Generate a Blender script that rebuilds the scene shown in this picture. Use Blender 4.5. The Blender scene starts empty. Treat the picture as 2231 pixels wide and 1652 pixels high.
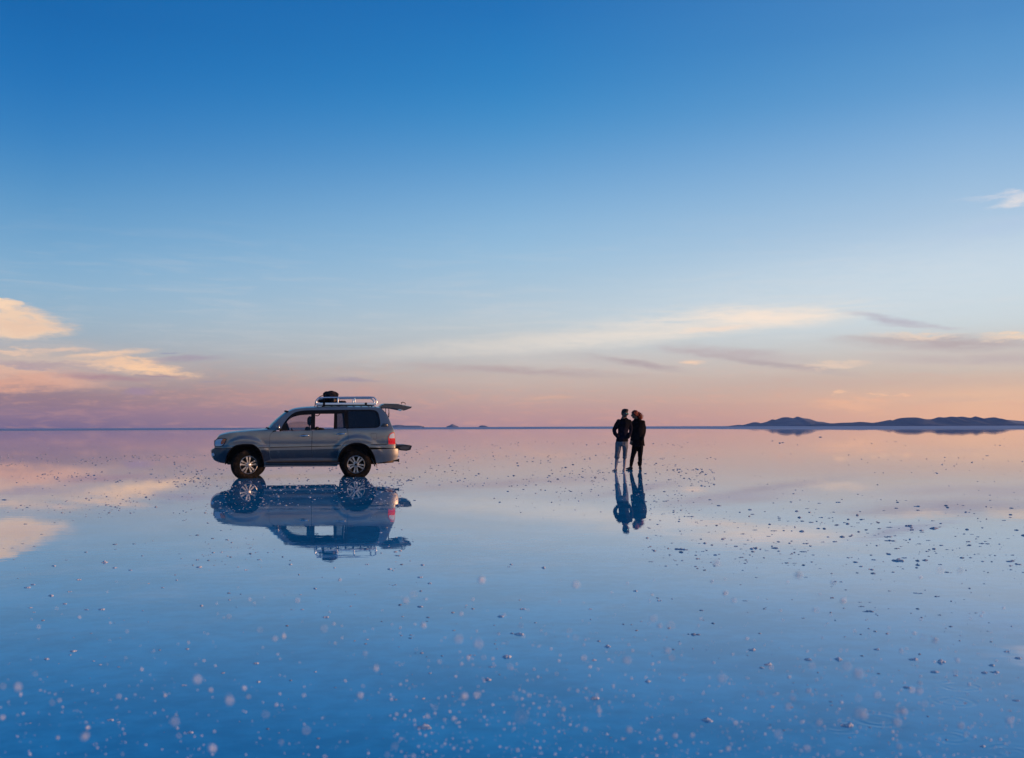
import bpy, bmesh, math, random
from mathutils import Vector, Matrix, noise
from mathutils.geometry import delaunay_2d_cdt

random.seed(7)
R = math.radians
scene = bpy.context.scene
col = scene.collection

# ------------------------------------------------------------------ camera
CAM_H = 1.30
F_PX, PW, PH, HOR = 2169.0, 2231.0, 1652.0, 929.2     # focal length and frame in picture units
PITCH = math.atan((HOR - PH / 2) / F_PX)
cd = bpy.data.cameras.new("camera")
cd.sensor_width = 36.0
cd.lens = 36.0 * F_PX / PW
cd.clip_start = 0.05
cd.clip_end = 60000
cd.dof.use_dof = True
cd.dof.focus_distance = 26.0
cd.dof.aperture_fstop = 4.0
cam = bpy.data.objects.new("camera", cd)
col.objects.link(cam)
cam.location = (0, 0, CAM_H)
CAM_M = Matrix.Rotation(R(90) + PITCH, 3, 'X') @ Matrix.Rotation(-0.0034, 3, 'Z')
cam.rotation_euler = CAM_M.to_euler()
scene.camera = cam

def ray(x, y):
    return CAM_M @ Vector(((x - PW / 2) / F_PX, (PH / 2 - y) / F_PX, -1))

def ground_at(x, y, z=0.0):
    d = ray(x, y)
    t = (z - CAM_H) / d.z
    return Vector((d.x * t, d.y * t, z))

def azel(x, y):
    d = ray(x, y).normalized()
    return math.degrees(math.atan2(d.x, d.y)), math.degrees(math.asin(d.z))

def lin(r, g, b):
    f = lambda c: c / 12.92 if c <= 0.04045 else ((c + 0.055) / 1.055) ** 2.4
    return (f(r / 255), f(g / 255), f(b / 255), 1.0)

# ------------------------------------------------------------------ render look
scene.view_settings.view_transform = 'Standard'
scene.view_settings.look = 'None'
scene.view_settings.exposure = 0
scene.view_settings.gamma = 1
scene.view_settings.use_curve_mapping = False
scene.render.engine = 'CYCLES'
scene.cycles.use_denoising = True
scene.cycles.max_bounces = 8
scene.cycles.caustics_reflective = False
scene.cycles.caustics_refractive = False

# ------------------------------------------------------------------ sun
SUN_AZ, SUN_EL = 92.0, 1.6
sl = bpy.data.lights.new("sun", 'SUN')
sl.energy = 5.0
sl.angle = R(0.5)
sl.color = (1.0, 0.56, 0.30)
sun = bpy.data.objects.new("sun", sl)
col.objects.link(sun)
sd = Vector((math.sin(R(SUN_AZ)) * math.cos(R(SUN_EL)), math.cos(R(SUN_AZ)) * math.cos(R(SUN_EL)), math.sin(R(SUN_EL))))
sun.rotation_euler = sd.to_track_quat('Z', 'Y').to_euler()
sun.location = sd * 100

# ------------------------------------------------------------------ sky
world = bpy.data.worlds.new("World")
scene.world = world
world.use_nodes = True
wt = world.node_tree
wt.nodes.clear()
WN, WL = wt.nodes, wt.links

def wn(kind, **kw):
    n = WN.new(kind)
    for k, v in kw.items():
        setattr(n, k, v)
    return n

def wmath(op, a, b=None, c=None, clamp=False):
    n = wn('ShaderNodeMath', operation=op, use_clamp=clamp)
    for i, v in enumerate((a, b, c)):
        if v is None:
            continue
        if isinstance(v, (int, float)):
            n.inputs[i].default_value = v
        else:
            WL.new(v, n.inputs[i])
    return n.outputs[0]

def wmap(v, f0, f1, t0=0.0, t1=1.0, kind='SMOOTHSTEP'):
    n = wn('ShaderNodeMapRange', interpolation_type=kind)
    WL.new(v, n.inputs['Value'])
    n.inputs['From Min'].default_value, n.inputs['From Max'].default_value = f0, f1
    n.inputs['To Min'].default_value, n.inputs['To Max'].default_value = t0, t1
    return n.outputs[0]

def wmix(f, a, b):
    n = wn('ShaderNodeMix', data_type='RGBA')
    for s, v in ((n.inputs[0], f), (n.inputs[6], a), (n.inputs[7], b)):
        if isinstance(v, (int, float, tuple)):
            s.default_value = v
        else:
            WL.new(v, s)
    return n.outputs[2]

def wramp(v, stops):
    n = wn('ShaderNodeValToRGB')
    n.color_ramp.interpolation = 'B_SPLINE'
    e = n.color_ramp.elements
    while len(e) < len(stops):
        e.new(0.5)
    for k, (p, c) in enumerate(stops):
        e[k].position = p / 90.0
        e[k].color = c if len(c) == 4 else lin(*c)
    WL.new(v, n.inputs[0])
    return n.outputs[0]

tc = wn('ShaderNodeTexCoord')
sep = wn('ShaderNodeSeparateXYZ')
WL.new(tc.outputs['Generated'], sep.inputs[0])
DX, DY, DZ = sep.outputs
EL = wmath('MULTIPLY', wmath('ARCSINE', DZ), 180 / math.pi)
AZ = wmath('MULTIPLY', wmath('ARCTAN2', DX, DY), 180 / math.pi)
hyp = wmath('SQRT', wmath('ADD', wmath('MULTIPLY', DX, DX), wmath('ADD', wmath('MULTIPLY', DY, DY), 1e-6)))
T = wmath('DIVIDE', DX, hyp)
ELN = wmath('DIVIDE', EL, 90.0, clamp=True)

ramp_l = wramp(ELN, [(0, (106, 98, 142)), (0.7, (124, 107, 138)), (1.8, (143, 120, 136)), (3.0, (160, 148, 154)), (4.0, (163, 172, 182)),
                     (6, (150, 180, 202)), (8, (133, 176, 209)), (10, (113, 165, 206)), (12.5, (84, 148, 200)), (15, (55, 131, 194)),
                     (18, (31, 115, 185)), (21, (23, 106, 176)), (32, (15, 88, 160)), (90, (9, 62, 128))])
ramp_c = wramp(ELN, [(0, (172, 138, 150)), (0.6, (180, 145, 150)), (1.5, (186, 158, 155)), (2.6, (190, 175, 170)), (3.8, (191, 189, 189)),
                     (5.5, (190, 200, 206)), (6.7, (180, 199, 213)), (8.8, (161, 194, 219)), (11, (142, 186, 220)), (13.9, (108, 164, 212)),
                     (16.7, (71, 146, 204)), (19.4, (46, 131, 196)), (23, (34, 116, 186)), (33, (20, 94, 167)), (90, (9, 62, 128))])
ramp_r = wramp(ELN, [(0, (230, 176, 150)), (1.0, (230, 182, 152)), (2, (213, 180, 162)), (3, (201, 184, 172)), (4, (196, 195, 193)),
                     (5.5, (203, 215, 220)), (8, (196, 215, 229)), (10, (179, 203, 226)), (12.5, (154, 190, 222)), (15, (129, 175, 218)),
                     (17.5, (97, 157, 209)), (20.8, (78, 143, 201)), (30, (45, 110, 180)), (90, (9, 63, 129))])
ramp_s = wramp(ELN, [(0, (1.0, 0.50, 0.22, 1)), (3, (0.95, 0.62, 0.36, 1)), (8, (0.72, 0.70, 0.66, 1)), (15, (0.38, 0.52, 0.74, 1)),
                     (30, (0.06, 0.22, 0.52, 1)), (90, lin(9, 63, 129))])
sky = wmix(wmap(T, -0.42, 0.0, kind='LINEAR'), ramp_l, ramp_c)
tr = wmap(T, 0.0, 0.42, kind='LINEAR')
lowf = wmap(EL, 4.5, 1.5)
tr = wmath('ADD', wmath('MULTIPLY', tr, wmath('SUBTRACT', 1.0, lowf)), wmath('MULTIPLY', wmath('POWER', tr, 1.9), lowf))
sky = wmix(tr, sky, ramp_r)
sky = wmix(wmap(T, 0.5, 1.0), sky, ramp_s)

cxyz = wn('ShaderNodeCombineXYZ')
WL.new(AZ, cxyz.inputs[0]); WL.new(EL, cxyz.inputs[1])
AE = cxyz.outputs[0]

def wnoise(scale_xy, rot=0.0, detail=5.0, rough=0.55, seed=0.0, dist=0.0):
    m = wn('ShaderNodeMapping')
    m.inputs['Scale'].default_value = (scale_xy[0], scale_xy[1], 1)
    m.inputs['Rotation'].default_value = (0, 0, R(rot))
    m.inputs['Location'].default_value = (seed, seed * 0.37, seed)
    WL.new(AE, m.inputs[0])
    n = wn('ShaderNodeTexNoise')
    n.inputs['Scale'].default_value = 1.0
    n.inputs['Detail'].default_value = detail
    n.inputs['Roughness'].default_value = rough
    n.inputs['Distortion'].default_value = dist
    WL.new(m.outputs[0], n.inputs['Vector'])
    return n

def warped(amount, n, base=None):
    v = wn('ShaderNodeVectorMath', operation='SUBTRACT')
    WL.new(n.outputs['Color'], v.inputs[0]); v.inputs[1].default_value = (0.5, 0.5, 0.5)
    m = wn('ShaderNodeVectorMath', operation='MULTIPLY')
    WL.new(v.outputs[0], m.inputs[0]); m.inputs[1].default_value = amount
    a = wn('ShaderNodeVectorMath', operation='ADD')
    WL.new(base or AE, a.inputs[0]); WL.new(m.outputs[0], a.inputs[1])
    return a.outputs[0]

nwarp = wnoise((0.30, 1.3), seed=3.1, detail=7, rough=0.6)
nstreak = wnoise((0.22, 2.2), rot=4, seed=11.7, detail=6, rough=0.6, dist=0.6)
nfine = wnoise((0.7, 3.4), rot=-5, seed=23.3, detail=5, rough=0.62, dist=0.4)
nwarp2 = wnoise((1.3, 4.2), seed=41.0, detail=6, rough=0.65)
AE_SOFT = warped((0.9, 0.22, 0), nwarp2, warped((2.4, 0.55, 0), nwarp))
AE_HARD = warped((1.5, 0.60, 0), nwarp2, warped((3.4, 1.4, 0), nwarp))
streak = wmap(nstreak.outputs['Fac'], 0.30, 0.66)
fine = wmap(nfine.outputs['Fac'], 0.28, 0.62)

# broad, faint streaks of high cloud over the gradient
band = wmath('MULTIPLY', wmap(EL, 1.0, 5.0), wmap(EL, 13.0, 6.0))
sky = wmix(wmath('MULTIPLY', wmath('MULTIPLY', wmap(nstreak.outputs['Fac'], 0.45, 0.75), band), 0.16), sky, lin(226, 218, 214))
low = wmath('MULTIPLY', wmap(EL, 5.0, 1.5), wmap(nfine.outputs['Fac'], 0.47, 0.70))
sky = wmix(wmath('MULTIPLY', low, 0.22), sky, lin(222, 164, 146))

puff = wmap(wnoise((0.8, 2.6), rot=-6, seed=61.0, detail=7, rough=0.62, dist=0.5).outputs['Fac'], 0.22, 0.52, 0.55, 1.0)
wisp = wmap(nfine.outputs['Fac'], 0.25, 0.60, 0.60, 1.0)
def cloud(cx, cy, rx, ry, rot, rgb, op, soft=0.7, hard=False, tex=None):
    global sky
    az, el = azel(cx, cy)
    a1, e1 = azel(cx + 10, cy)
    a2, e2 = azel(cx, cy - 10)
    m = wn('ShaderNodeMapping', vector_type='TEXTURE')
    m.inputs['Location'].default_value = (az, el, 0)
    m.inputs['Rotation'].default_value = (0, 0, R(rot))
    m.inputs['Scale'].default_value = (rx * (a1 - az) / 10, ry * (e2 - el) / 10, 1)
    WL.new(AE_HARD if hard else AE_SOFT, m.inputs[0])
    l = wn('ShaderNodeVectorMath', operation='LENGTH')
    WL.new(m.outputs[0], l.inputs[0])
    k = wmap(l.outputs['Value'], 1.0 + soft * 0.6, max(0.0, 1.0 - soft), 0.0, op)
    k = wmath('MULTIPLY', k, tex if tex is not None else (puff if hard else wisp))
    sky = wmix(k, sky, lin(*rgb))

# the soft banks behind the streaks
cloud(2080, 772, 330, 44, -1, (206, 194, 190), 0.5, 1)
cloud(1500, 800, 420, 30, -2, (204, 190, 186), 0.35, 1)
cloud(80, 792, 300, 46, -2, (208, 186, 174), 0.5, 1, True)
# veils and lit cirrus, right half
cloud(1900, 640, 720, 100, 5, (212, 223, 232), 0.42, 1.0)
cloud(1080, 748, 280, 18, 5, (220, 213, 206), 0.55, 0.9)
cloud(1400, 730, 330, 20, 5, (232, 222, 212), 0.7, 0.9)
cloud(1560, 700, 300, 32, 4, (240, 227, 215), 0.8, 0.9, tex=streak)
cloud(1670, 690, 150, 20, -2, (250, 230, 213), 0.85, 0.9)
cloud(1560, 717, 70, 7, 2, (248, 220, 200), 0.6, 0.9)
# mauve streaks
cloud(1130, 808, 240, 9, -3, (178, 162, 166), 0.8, 0.9)
cloud(1390, 792, 90, 8, -11, (172, 158, 166), 0.85, 0.9)
cloud(1290, 780, 60, 12, -10, (190, 182, 184), 0.45, 1)
cloud(1600, 772, 150, 15, -6, (186, 174, 179), 0.75, 0.9)
cloud(1500, 768, 60, 8, -8, (184, 172, 178), 0.6, 0.9)
cloud(1700, 796, 150, 7, -9, (176, 164, 170), 0.8, 0.9)
cloud(1950, 698, 100, 9, -12, (182, 178, 192), 0.8, 0.9)
cloud(2010, 712, 90, 4, -6, (188, 183, 194), 0.5, 0.9)
cloud(2060, 748, 210, 16, -3, (182, 170, 174), 0.95, 0.8)
cloud(1940, 744, 90, 10, -8, (190, 180, 182), 0.7, 0.9)
cloud(2150, 782, 240, 13, -2, (188, 176, 178), 0.8, 0.9)
cloud(2000, 808, 300, 9, 0, (196, 186, 180), 0.6, 1, tex=fine)
cloud(1700, 836, 800, 18, 0, (192, 170, 165), 0.4, 1)
cloud(1180, 830, 420, 14, -1, (196, 178, 172), 0.4, 1)
# lit edges
cloud(2005, 733, 85, 7, -3, (236, 210, 190), 0.7, 1, True)
cloud(2215, 734, 55, 8, 2, (242, 212, 186), 0.8, 1, True)
cloud(1510, 790, 30, 5, 2, (244, 208, 182), 0.85, 0.9)
cloud(1810, 801, 60, 7, 0, (234, 206, 186), 0.65, 1, True)
cloud(1832, 861, 16, 5, 0, (242, 196, 164), 0.7, 1, True)
cloud(1908, 860, 15, 4, 0, (242, 196, 164), 0.7, 1, True)
cloud(1947, 861, 15, 3, 0, (242, 196, 164), 0.7, 1, True)
cloud(1860, 884, 80, 13, 0, (236, 182, 152), 0.6, 0.9, True)
cloud(1195, 866, 55, 5, 2, (212, 170, 152), 0.6, 0.9)
cloud(2100, 868, 150, 8, 1, (200, 170, 160), 0.45, 1)
# wisps, upper right
cloud(2190, 430, 70, 7, -3, (206, 212, 226), 0.7, 1, True)
cloud(2222, 441, 42, 14, 4, (232, 226, 226), 0.8, 1, True)
cloud(2190, 492, 130, 20, 8, (178, 200, 228), 0.4, 1)
# left clouds
cloud(560, 868, 190, 20, 0, (186, 144, 144), 0.5, 1, tex=fine)
cloud(740, 852, 170, 18, 0, (194, 152, 150), 0.5, 1)
cloud(260, 893, 200, 13, 0, (176, 134, 140), 0.5, 1, tex=fine)
cloud(130, 790, 250, 16, -2, (206, 186, 176), 0.6, 0.9)
cloud(-20, 696, 172, 42, -4, (238, 206, 180), 0.97, 0.34, True)
cloud(-10, 656, 46, 15, -14, (248, 214, 184), 0.9, 0.5, True)
cloud(40, 712, 100, 12, 2, (228, 192, 170), 0.5, 0.9, True)
cloud(20, 768, 70, 8, -2, (240, 202, 176), 0.7, 0.9, True)
cloud(30, 812, 150, 14, -3, (226, 182, 162), 0.75, 1, True)
cloud(90, 828, 130, 12, -2, (218, 170, 154), 0.75, 1, True)
cloud(20, 838, 150, 12, -1, (226, 168, 146), 0.7, 1, True)
cloud(150, 812, 90, 6, -3, (190, 164, 164), 0.6, 1, True)
cloud(60, 800, 70, 5, -4, (176, 158, 168), 0.7, 1, True)
cloud(240, 771, 85, 6, 7, (244, 204, 174), 0.95, 0.9)
cloud(140, 764, 60, 4, 3, (238, 200, 176), 0.6, 0.9)
cloud(265, 790, 90, 9, 3, (238, 198, 170), 0.75, 0.9, True)
cloud(325, 800, 90, 11, -9, (248, 204, 168), 0.92, 0.8, True)
cloud(100, 797, 130, 8, -2, (172, 154, 164), 0.7, 0.9, True)
cloud(225, 822, 110, 8, -1, (164, 134, 148), 0.9, 0.8)
cloud(345, 818, 60, 3, -3, (158, 136, 152), 0.8, 0.8)
cloud(415, 782, 75, 7, 4, (160, 148, 168), 0.75, 0.9)
cloud(375, 770, 24, 2, 0, (140, 146, 176), 0.6, 0.8)
cloud(310, 852, 30, 9, -2, (152, 132, 158), 0.8, 0.6)
cloud(445, 832, 28, 2, 0, (146, 142, 166), 0.6, 0.8)
cloud(770, 828, 62, 4, 0, (152, 144, 166), 0.7, 0.9)
cloud(270, 905, 420, 14, 0, (140, 116, 144), 0.45, 1)

nish = wn('ShaderNodeTexSky')
nish.sky_type = 'NISHITA'
nish.sun_disc = False
nish.sun_elevation = R(SUN_EL)
nish.sun_rotation = R(SUN_AZ)
nish.altitude = 3600
# the air in front of the sky (see the haze box) takes some of it away near the horizon
tr_ = wmath('EXPONENT', wmath('DIVIDE', -.00013 * 63, wmath('MAXIMUM', DZ, .0237)))
vs = wn('ShaderNodeVectorMath', operation='SCALE'); vs.inputs[0].default_value = (.018, .105, .27)
WL.new(wmath('SUBTRACT', 1.0, tr_), vs.inputs['Scale'])
vd = wn('ShaderNodeVectorMath', operation='SUBTRACT'); WL.new(sky, vd.inputs[0]); WL.new(vs.outputs[0], vd.inputs[1])
vm = wn('ShaderNodeVectorMath', operation='MAXIMUM'); WL.new(vd.outputs[0], vm.inputs[0]); vm.inputs[1].default_value = (0, 0, 0)
vq = wn('ShaderNodeVectorMath', operation='SCALE'); WL.new(vm.outputs[0], vq.inputs[0])
WL.new(wmath('DIVIDE', 1.0, tr_), vq.inputs['Scale'])
sky = vq.outputs[0]
bg1 = wn('ShaderNodeBackground'); bg1.inputs['Strength'].default_value = 0.98
bg2 = wn('ShaderNodeBackground'); bg2.inputs['Strength'].default_value = 0.002
WL.new(sky, bg1.inputs[0]); WL.new(nish.outputs[0], bg2.inputs[0])
addw = wn('ShaderNodeAddShader')
WL.new(bg1.outputs[0], addw.inputs[0]); WL.new(bg2.outputs[0], addw.inputs[1])
wo = wn('ShaderNodeOutputWorld')
WL.new(addw.outputs[0], wo.inputs['Surface'])

# ------------------------------------------------------------------ materials
class Mat:
    """small helper round a Principled material"""
    def __init__(s, name, rgb=(.5, .5, .5), rough=.5, metal=0.0, **kw):
        s.m = bpy.data.materials.new(name)
        s.m.use_nodes = True
        s.t = s.m.node_tree
        s.b = s.t.nodes['Principled BSDF']
        s.out = s.t.nodes['Material Output']
        s.b.inputs['Base Color'].default_value = (*rgb, 1)
        s.b.inputs['Roughness'].default_value = rough
        s.b.inputs['Metallic'].default_value = metal
        for k, v in kw.items():
            s.b.inputs[k.replace('_', ' ')].default_value = v
    def n(s, kind, **kw):
        n = s.t.nodes.new(kind)
        for k, v in kw.items():
            setattr(n, k, v)
        return n
    def l(s, a, b):
        s.t.links.new(a, b)
    def noise(s, scale, detail=4, rough=.55, coord='Object', stretch=(1, 1, 1)):
        tcn = s.n('ShaderNodeTexCoord'); mp = s.n('ShaderNodeMapping')
        mp.inputs['Scale'].default_value = stretch
        nz = s.n('ShaderNodeTexNoise')
        nz.inputs['Scale'].default_value = scale
        nz.inputs['Detail'].default_value = detail
        nz.inputs['Roughness'].default_value = rough
        s.l(tcn.outputs[coord], mp.inputs[0]); s.l(mp.outputs[0], nz.inputs['Vector'])
        return nz.outputs['Fac']
    def remap(s, v, a, b, c=0.0, d=1.0):
        m = s.n('ShaderNodeMapRange', interpolation_type='SMOOTHSTEP')
        s.l(v, m.inputs[0])
        for i, q in zip(('From Min', 'From Max', 'To Min', 'To Max'), (a, b, c, d)):
            m.inputs[i].default_value = q
        return m.outputs[0]
    def blend(s, fac, c1, c2):
        m = s.n('ShaderNodeMix', data_type='RGBA')
        for k, v in ((0, fac), (6, c1), (7, c2)):
            if isinstance(v, tuple):
                m.inputs[k].default_value = (*v, 1) if len(v) == 3 else v
            elif isinstance(v, (int, float)):
                m.inputs[k].default_value = v
            else:
                s.l(v, m.inputs[k])
        return m.outputs[2]
    def color_noise(s, scale, c1, c2, lo=.35, hi=.65, **kw):
        s.l(s.blend(s.remap(s.noise(scale, **kw), lo, hi), c1, c2), s.b.inputs['Base Color'])
        return s
    def bump(s, h, strength=1.0, dist=.01):
        b = s.n('ShaderNodeBump')
        b.inputs['Strength'].default_value = strength
        b.inputs['Distance'].default_value = dist
        s.l(h, b.inputs['Height']); s.l(b.outputs[0], s.b.inputs['Normal'])
        return s

def paint(name, rgb, dirt=.3):
    """metallic car paint outside, dark trim on the inside face, dried salt spatter"""
    p = Mat(name, rgb, .33, .8)
    p.b.inputs['Coat Weight'].default_value = .5
    p.b.inputs['Coat Roughness'].default_value = .06
    spat = p.remap(p.noise(9, 6, .7), .55, .75, 0, dirt)
    p.l(p.blend(spat, rgb, (.30, .28, .26)), p.b.inputs['Base Color'])
    p.l(p.remap(p.noise(5, 5, .6), .3, .7, .30, .44), p.b.inputs['Roughness'])
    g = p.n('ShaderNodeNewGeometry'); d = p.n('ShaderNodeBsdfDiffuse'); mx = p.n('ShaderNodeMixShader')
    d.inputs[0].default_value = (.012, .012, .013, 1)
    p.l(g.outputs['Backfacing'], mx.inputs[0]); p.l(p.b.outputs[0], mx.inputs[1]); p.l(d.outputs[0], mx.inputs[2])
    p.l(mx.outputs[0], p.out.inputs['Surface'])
    return p.m

def glass(name, tint, opacity):
    """thin window glass: tinted see-through sheet with a clear reflection"""
    g = Mat(name)
    g.t.nodes.remove(g.b)
    tr = g.n('ShaderNodeBsdfTransparent'); tr.inputs[0].default_value = (*tint, 1)
    df = g.n('ShaderNodeBsdfDiffuse'); df.inputs[0].default_value = (.012, .016, .022, 1)
    gl = g.n('ShaderNodeBsdfGlossy'); gl.inputs['Roughness'].default_value = .01
    fr = g.n('ShaderNodeFresnel'); fr.inputs[0].default_value = 1.5
    m1 = g.n('ShaderNodeMixShader'); m1.inputs[0].default_value = opacity
    m2 = g.n('ShaderNodeMixShader')
    g.l(tr.outputs[0], m1.inputs[1]); g.l(df.outputs[0], m1.inputs[2])
    g.l(fr.outputs[0], m2.inputs[0]); g.l(m1.outputs[0], m2.inputs[1]); g.l(gl.outputs[0], m2.inputs[2])
    g.l(m2.outputs[0], g.out.inputs['Surface'])
    return g.m

M = {}
M['paint'] = paint('silver_paint', (.235, .22, .208))
M['paint_shaded'] = paint('shaded_silver_paint', (.060, .068, .082), .35)  # silver paint made darker and bluer; low shade and water reflection painted in
M['trim'] = Mat('black_trim', (.004, .004, .005), .6, Specular_IOR_Level=.2).m
M['rubber'] = Mat('rubber', (.012, .012, .013), .75).m
ty = Mat('dirty_tyre', (.01, .01, .01), .9, Specular_IOR_Level=.15).color_noise(6, (.004, .004, .004), (.030, .019, .012), .48, .68)
M['tyre'] = ty.m
M['alloy'] = Mat('alloy', (.4, .4, .4), .34, .85).color_noise(14, (.40, .39, .39), (.24, .21, .19), .42, .68).m
M['chrome'] = Mat('chrome', (.75, .75, .77), .12, 1.0).m
M['rack'] = Mat('rack_metal', (.62, .64, .68), .28, .9).m
M['dark_metal'] = Mat('dark_metal', (.03, .03, .032), .5, .6).m
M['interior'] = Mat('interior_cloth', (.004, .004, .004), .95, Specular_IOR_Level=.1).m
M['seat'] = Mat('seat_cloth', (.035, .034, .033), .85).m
M['glass_clear'] = glass('clear_glass', (.80, .79, .77), .0)
M['glass_tint'] = glass('tinted_glass', (.45, .50, .55), .25)
M['glass_dark'] = glass('dark_glass', (.10, .13, .17), .55)
M['lamp_clear'] = Mat('lamp_clear', (.55, .58, .62), .08, 0, Coat_Weight=1.0).m
M['lamp_red'] = Mat('lamp_red', (.75, .012, .008), .15, 0, Coat_Weight=1.0).m
M['lamp_amber'] = Mat('lamp_amber', (.85, .13, .02), .15, 0, Coat_Weight=1.0).m
M['bag'] = Mat('bag_cloth', (.012, .010, .012), .9, Specular_IOR_Level=.15).color_noise(7, (.008, .008, .010), (.035, .022, .02)).m
M['strap_tan'] = Mat('tan_strap', (.25, .16, .09), .8).m

# ------------------------------------------------------------------ mesh helpers
def obj(name, bm, mat, parent=None, smooth=True):
    me = bpy.data.meshes.new(name)
    bm.to_mesh(me)
    bm.free()
    if smooth:
        me.polygons.foreach_set('use_smooth', [True] * len(me.polygons))
    o = bpy.data.objects.new(name, me)
    for m in (mat if isinstance(mat, (list, tuple)) else [mat]):
        me.materials.append(m)
    col.objects.link(o)
    if parent is not None:
        o.parent = parent
    return o

def empty(name, loc=(0, 0, 0), rz=0.0):
    o = bpy.data.objects.new(name, None)
    o.empty_display_size = .2
    col.objects.link(o)
    o.location = loc
    o.rotation_euler = (0, 0, rz)
    return o

def tag(o, label, cat, group=None):
    o['label'] = label
    o['category'] = cat
    if group:
        o['group'] = group
    return o

def structure(o):
    o['kind'] = 'structure'
    return o

def add_box(bm, x0, x1, y0, y1, z0, z1, bev=0.0, mat=None):
    r = bmesh.ops.create_cube(bm, size=1)
    vs = r['verts']
    for v in vs:
        v.co = Vector(((x0 + x1) / 2 + v.co.x * (x1 - x0), (y0 + y1) / 2 + v.co.y * (y1 - y0), (z0 + z1) / 2 + v.co.z * (z1 - z0)))
        if mat:
            v.co = mat @ v.co
    if bev:
        es = list({e for v in vs for e in v.link_edges})
        bmesh.ops.bevel(bm, geom=es, offset=bev, segments=2, affect='EDGES', profile=.6)

def frames(pts, closed=False):
    out = []
    n = len(pts)
    up = None
    for i, p in enumerate(pts):
        a = pts[i - 1] if (i or closed) else pts[i]
        b = pts[(i + 1) % n] if (i < n - 1 or closed) else pts[i]
        t = (b - a).normalized()
        if up is None:
            up = Vector((0, 0, 1)) if abs(t.z) < .9 else Vector((1, 0, 0))
        s = t.cross(up)
        s = s.normalized() if s.length > 1e-6 else t.orthogonal().normalized()
        up = s.cross(t).normalized()
        out.append((s, up))
    return out

def add_tube(bm, pts, r, seg=8, closed=False, squash=1.0):
    pts = [Vector(p) for p in pts]
    rs = r if isinstance(r, (list, tuple)) else [r] * len(pts)
    rings = []
    for (s, u), p, rr in zip(frames(pts, closed), pts, rs):
        rings.append([bm.verts.new(p + s * (rr * math.cos(2 * math.pi * k / seg)) + u * (rr * squash * math.sin(2 * math.pi * k / seg))) for k in range(seg)])
    n = len(rings)
    for i in range(n if closed else n - 1):
        a, b = rings[i], rings[(i + 1) % n]
        for k in range(seg):
            bm.faces.new((a[k], a[(k + 1) % seg], b[(k + 1) % seg], b[k]))
    if not closed:
        bm.faces.new(rings[0][::-1]); bm.faces.new(rings[-1])

def add_lathe(bm, prof, seg=48, M4=None):
    """prof: (radius, y) pairs spun round the y axis"""
    rings = []
    for r, y in prof:
        if r < 1e-5:
            rings.append([bm.verts.new((0, y, 0))])
        else:
            rings.append([bm.verts.new((r * math.cos(2 * math.pi * k / seg), y, r * math.sin(2 * math.pi * k / seg))) for k in range(seg)])
    if M4:
        for g in rings:
            for v in g:
                v.co = M4 @ v.co
    for a, b in zip(rings, rings[1:]):
        for k in range(seg):
            q = [a[k % len(a)], a[(k + 1) % len(a)], b[(k + 1) % len(b)], b[k % len(b)]]
            q = list(dict.fromkeys(q))
            if len(q) > 2:
                bm.faces.new(q)

def add_grid(bm, rows):
    vr = [[bm.verts.new(p) for p in r] for r in rows]
    for a, b in zip(vr, vr[1:]):
        for k in range(len(a) - 1):
            bm.faces.new((a[k], a[k + 1], b[k + 1], b[k]))
    return vr

def add_capsule(bm, p0, p1, r0, r1, flat=1.0, axis=None, seg=14):
    """closed tapered limb; `flat` squashes it along `axis`"""
    p0, p1 = Vector(p0), Vector(p1)
    d = p1 - p0
    L = max(d.length, 1e-4)
    t = d / L
    ax = Vector(axis) if axis else (Vector((0, 1, 0)) if abs(t.y) < .9 else Vector((1, 0, 0)))
    u = (ax - t * ax.dot(t)).normalized()
    s = t.cross(u)
    ks = [(-r0 * math.cos(a), r0 * math.sin(a)) for a in (0, .35, .75, 1.15, math.pi / 2)]
    prof = [(h, r) for h, r in ks] + [(L + r1 * math.cos(a), r1 * math.sin(a)) for a in (math.pi / 2, 1.15, .75, .35, 0)]
    rings = []
    for h, r in prof:
        if r < 1e-5:
            rings.append([bm.verts.new(p0 + t * h)])
        else:
            rings.append([bm.verts.new(p0 + t * h + s * (r * math.cos(2 * math.pi * k / seg)) + u * (r * flat * math.sin(2 * math.pi * k / seg))) for k in range(seg)])
    for a, b in zip(rings, rings[1:]):
        for k in range(seg):
            q = list(dict.fromkeys([a[k % len(a)], a[(k + 1) % len(a)], b[(k + 1) % len(b)], b[k % len(b)]]))
            if len(q) > 2:
                bm.faces.new(q)

def add_ball(bm, c, rx, ry, rz, rot=None, sub=3):
    r = bmesh.ops.create_icosphere(bm, subdivisions=sub, radius=1)
    for v in r['verts']:
        p = Vector((v.co.x * rx, v.co.y * ry, v.co.z * rz))
        v.co = (rot @ p if rot else p) + Vector(c)

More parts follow.
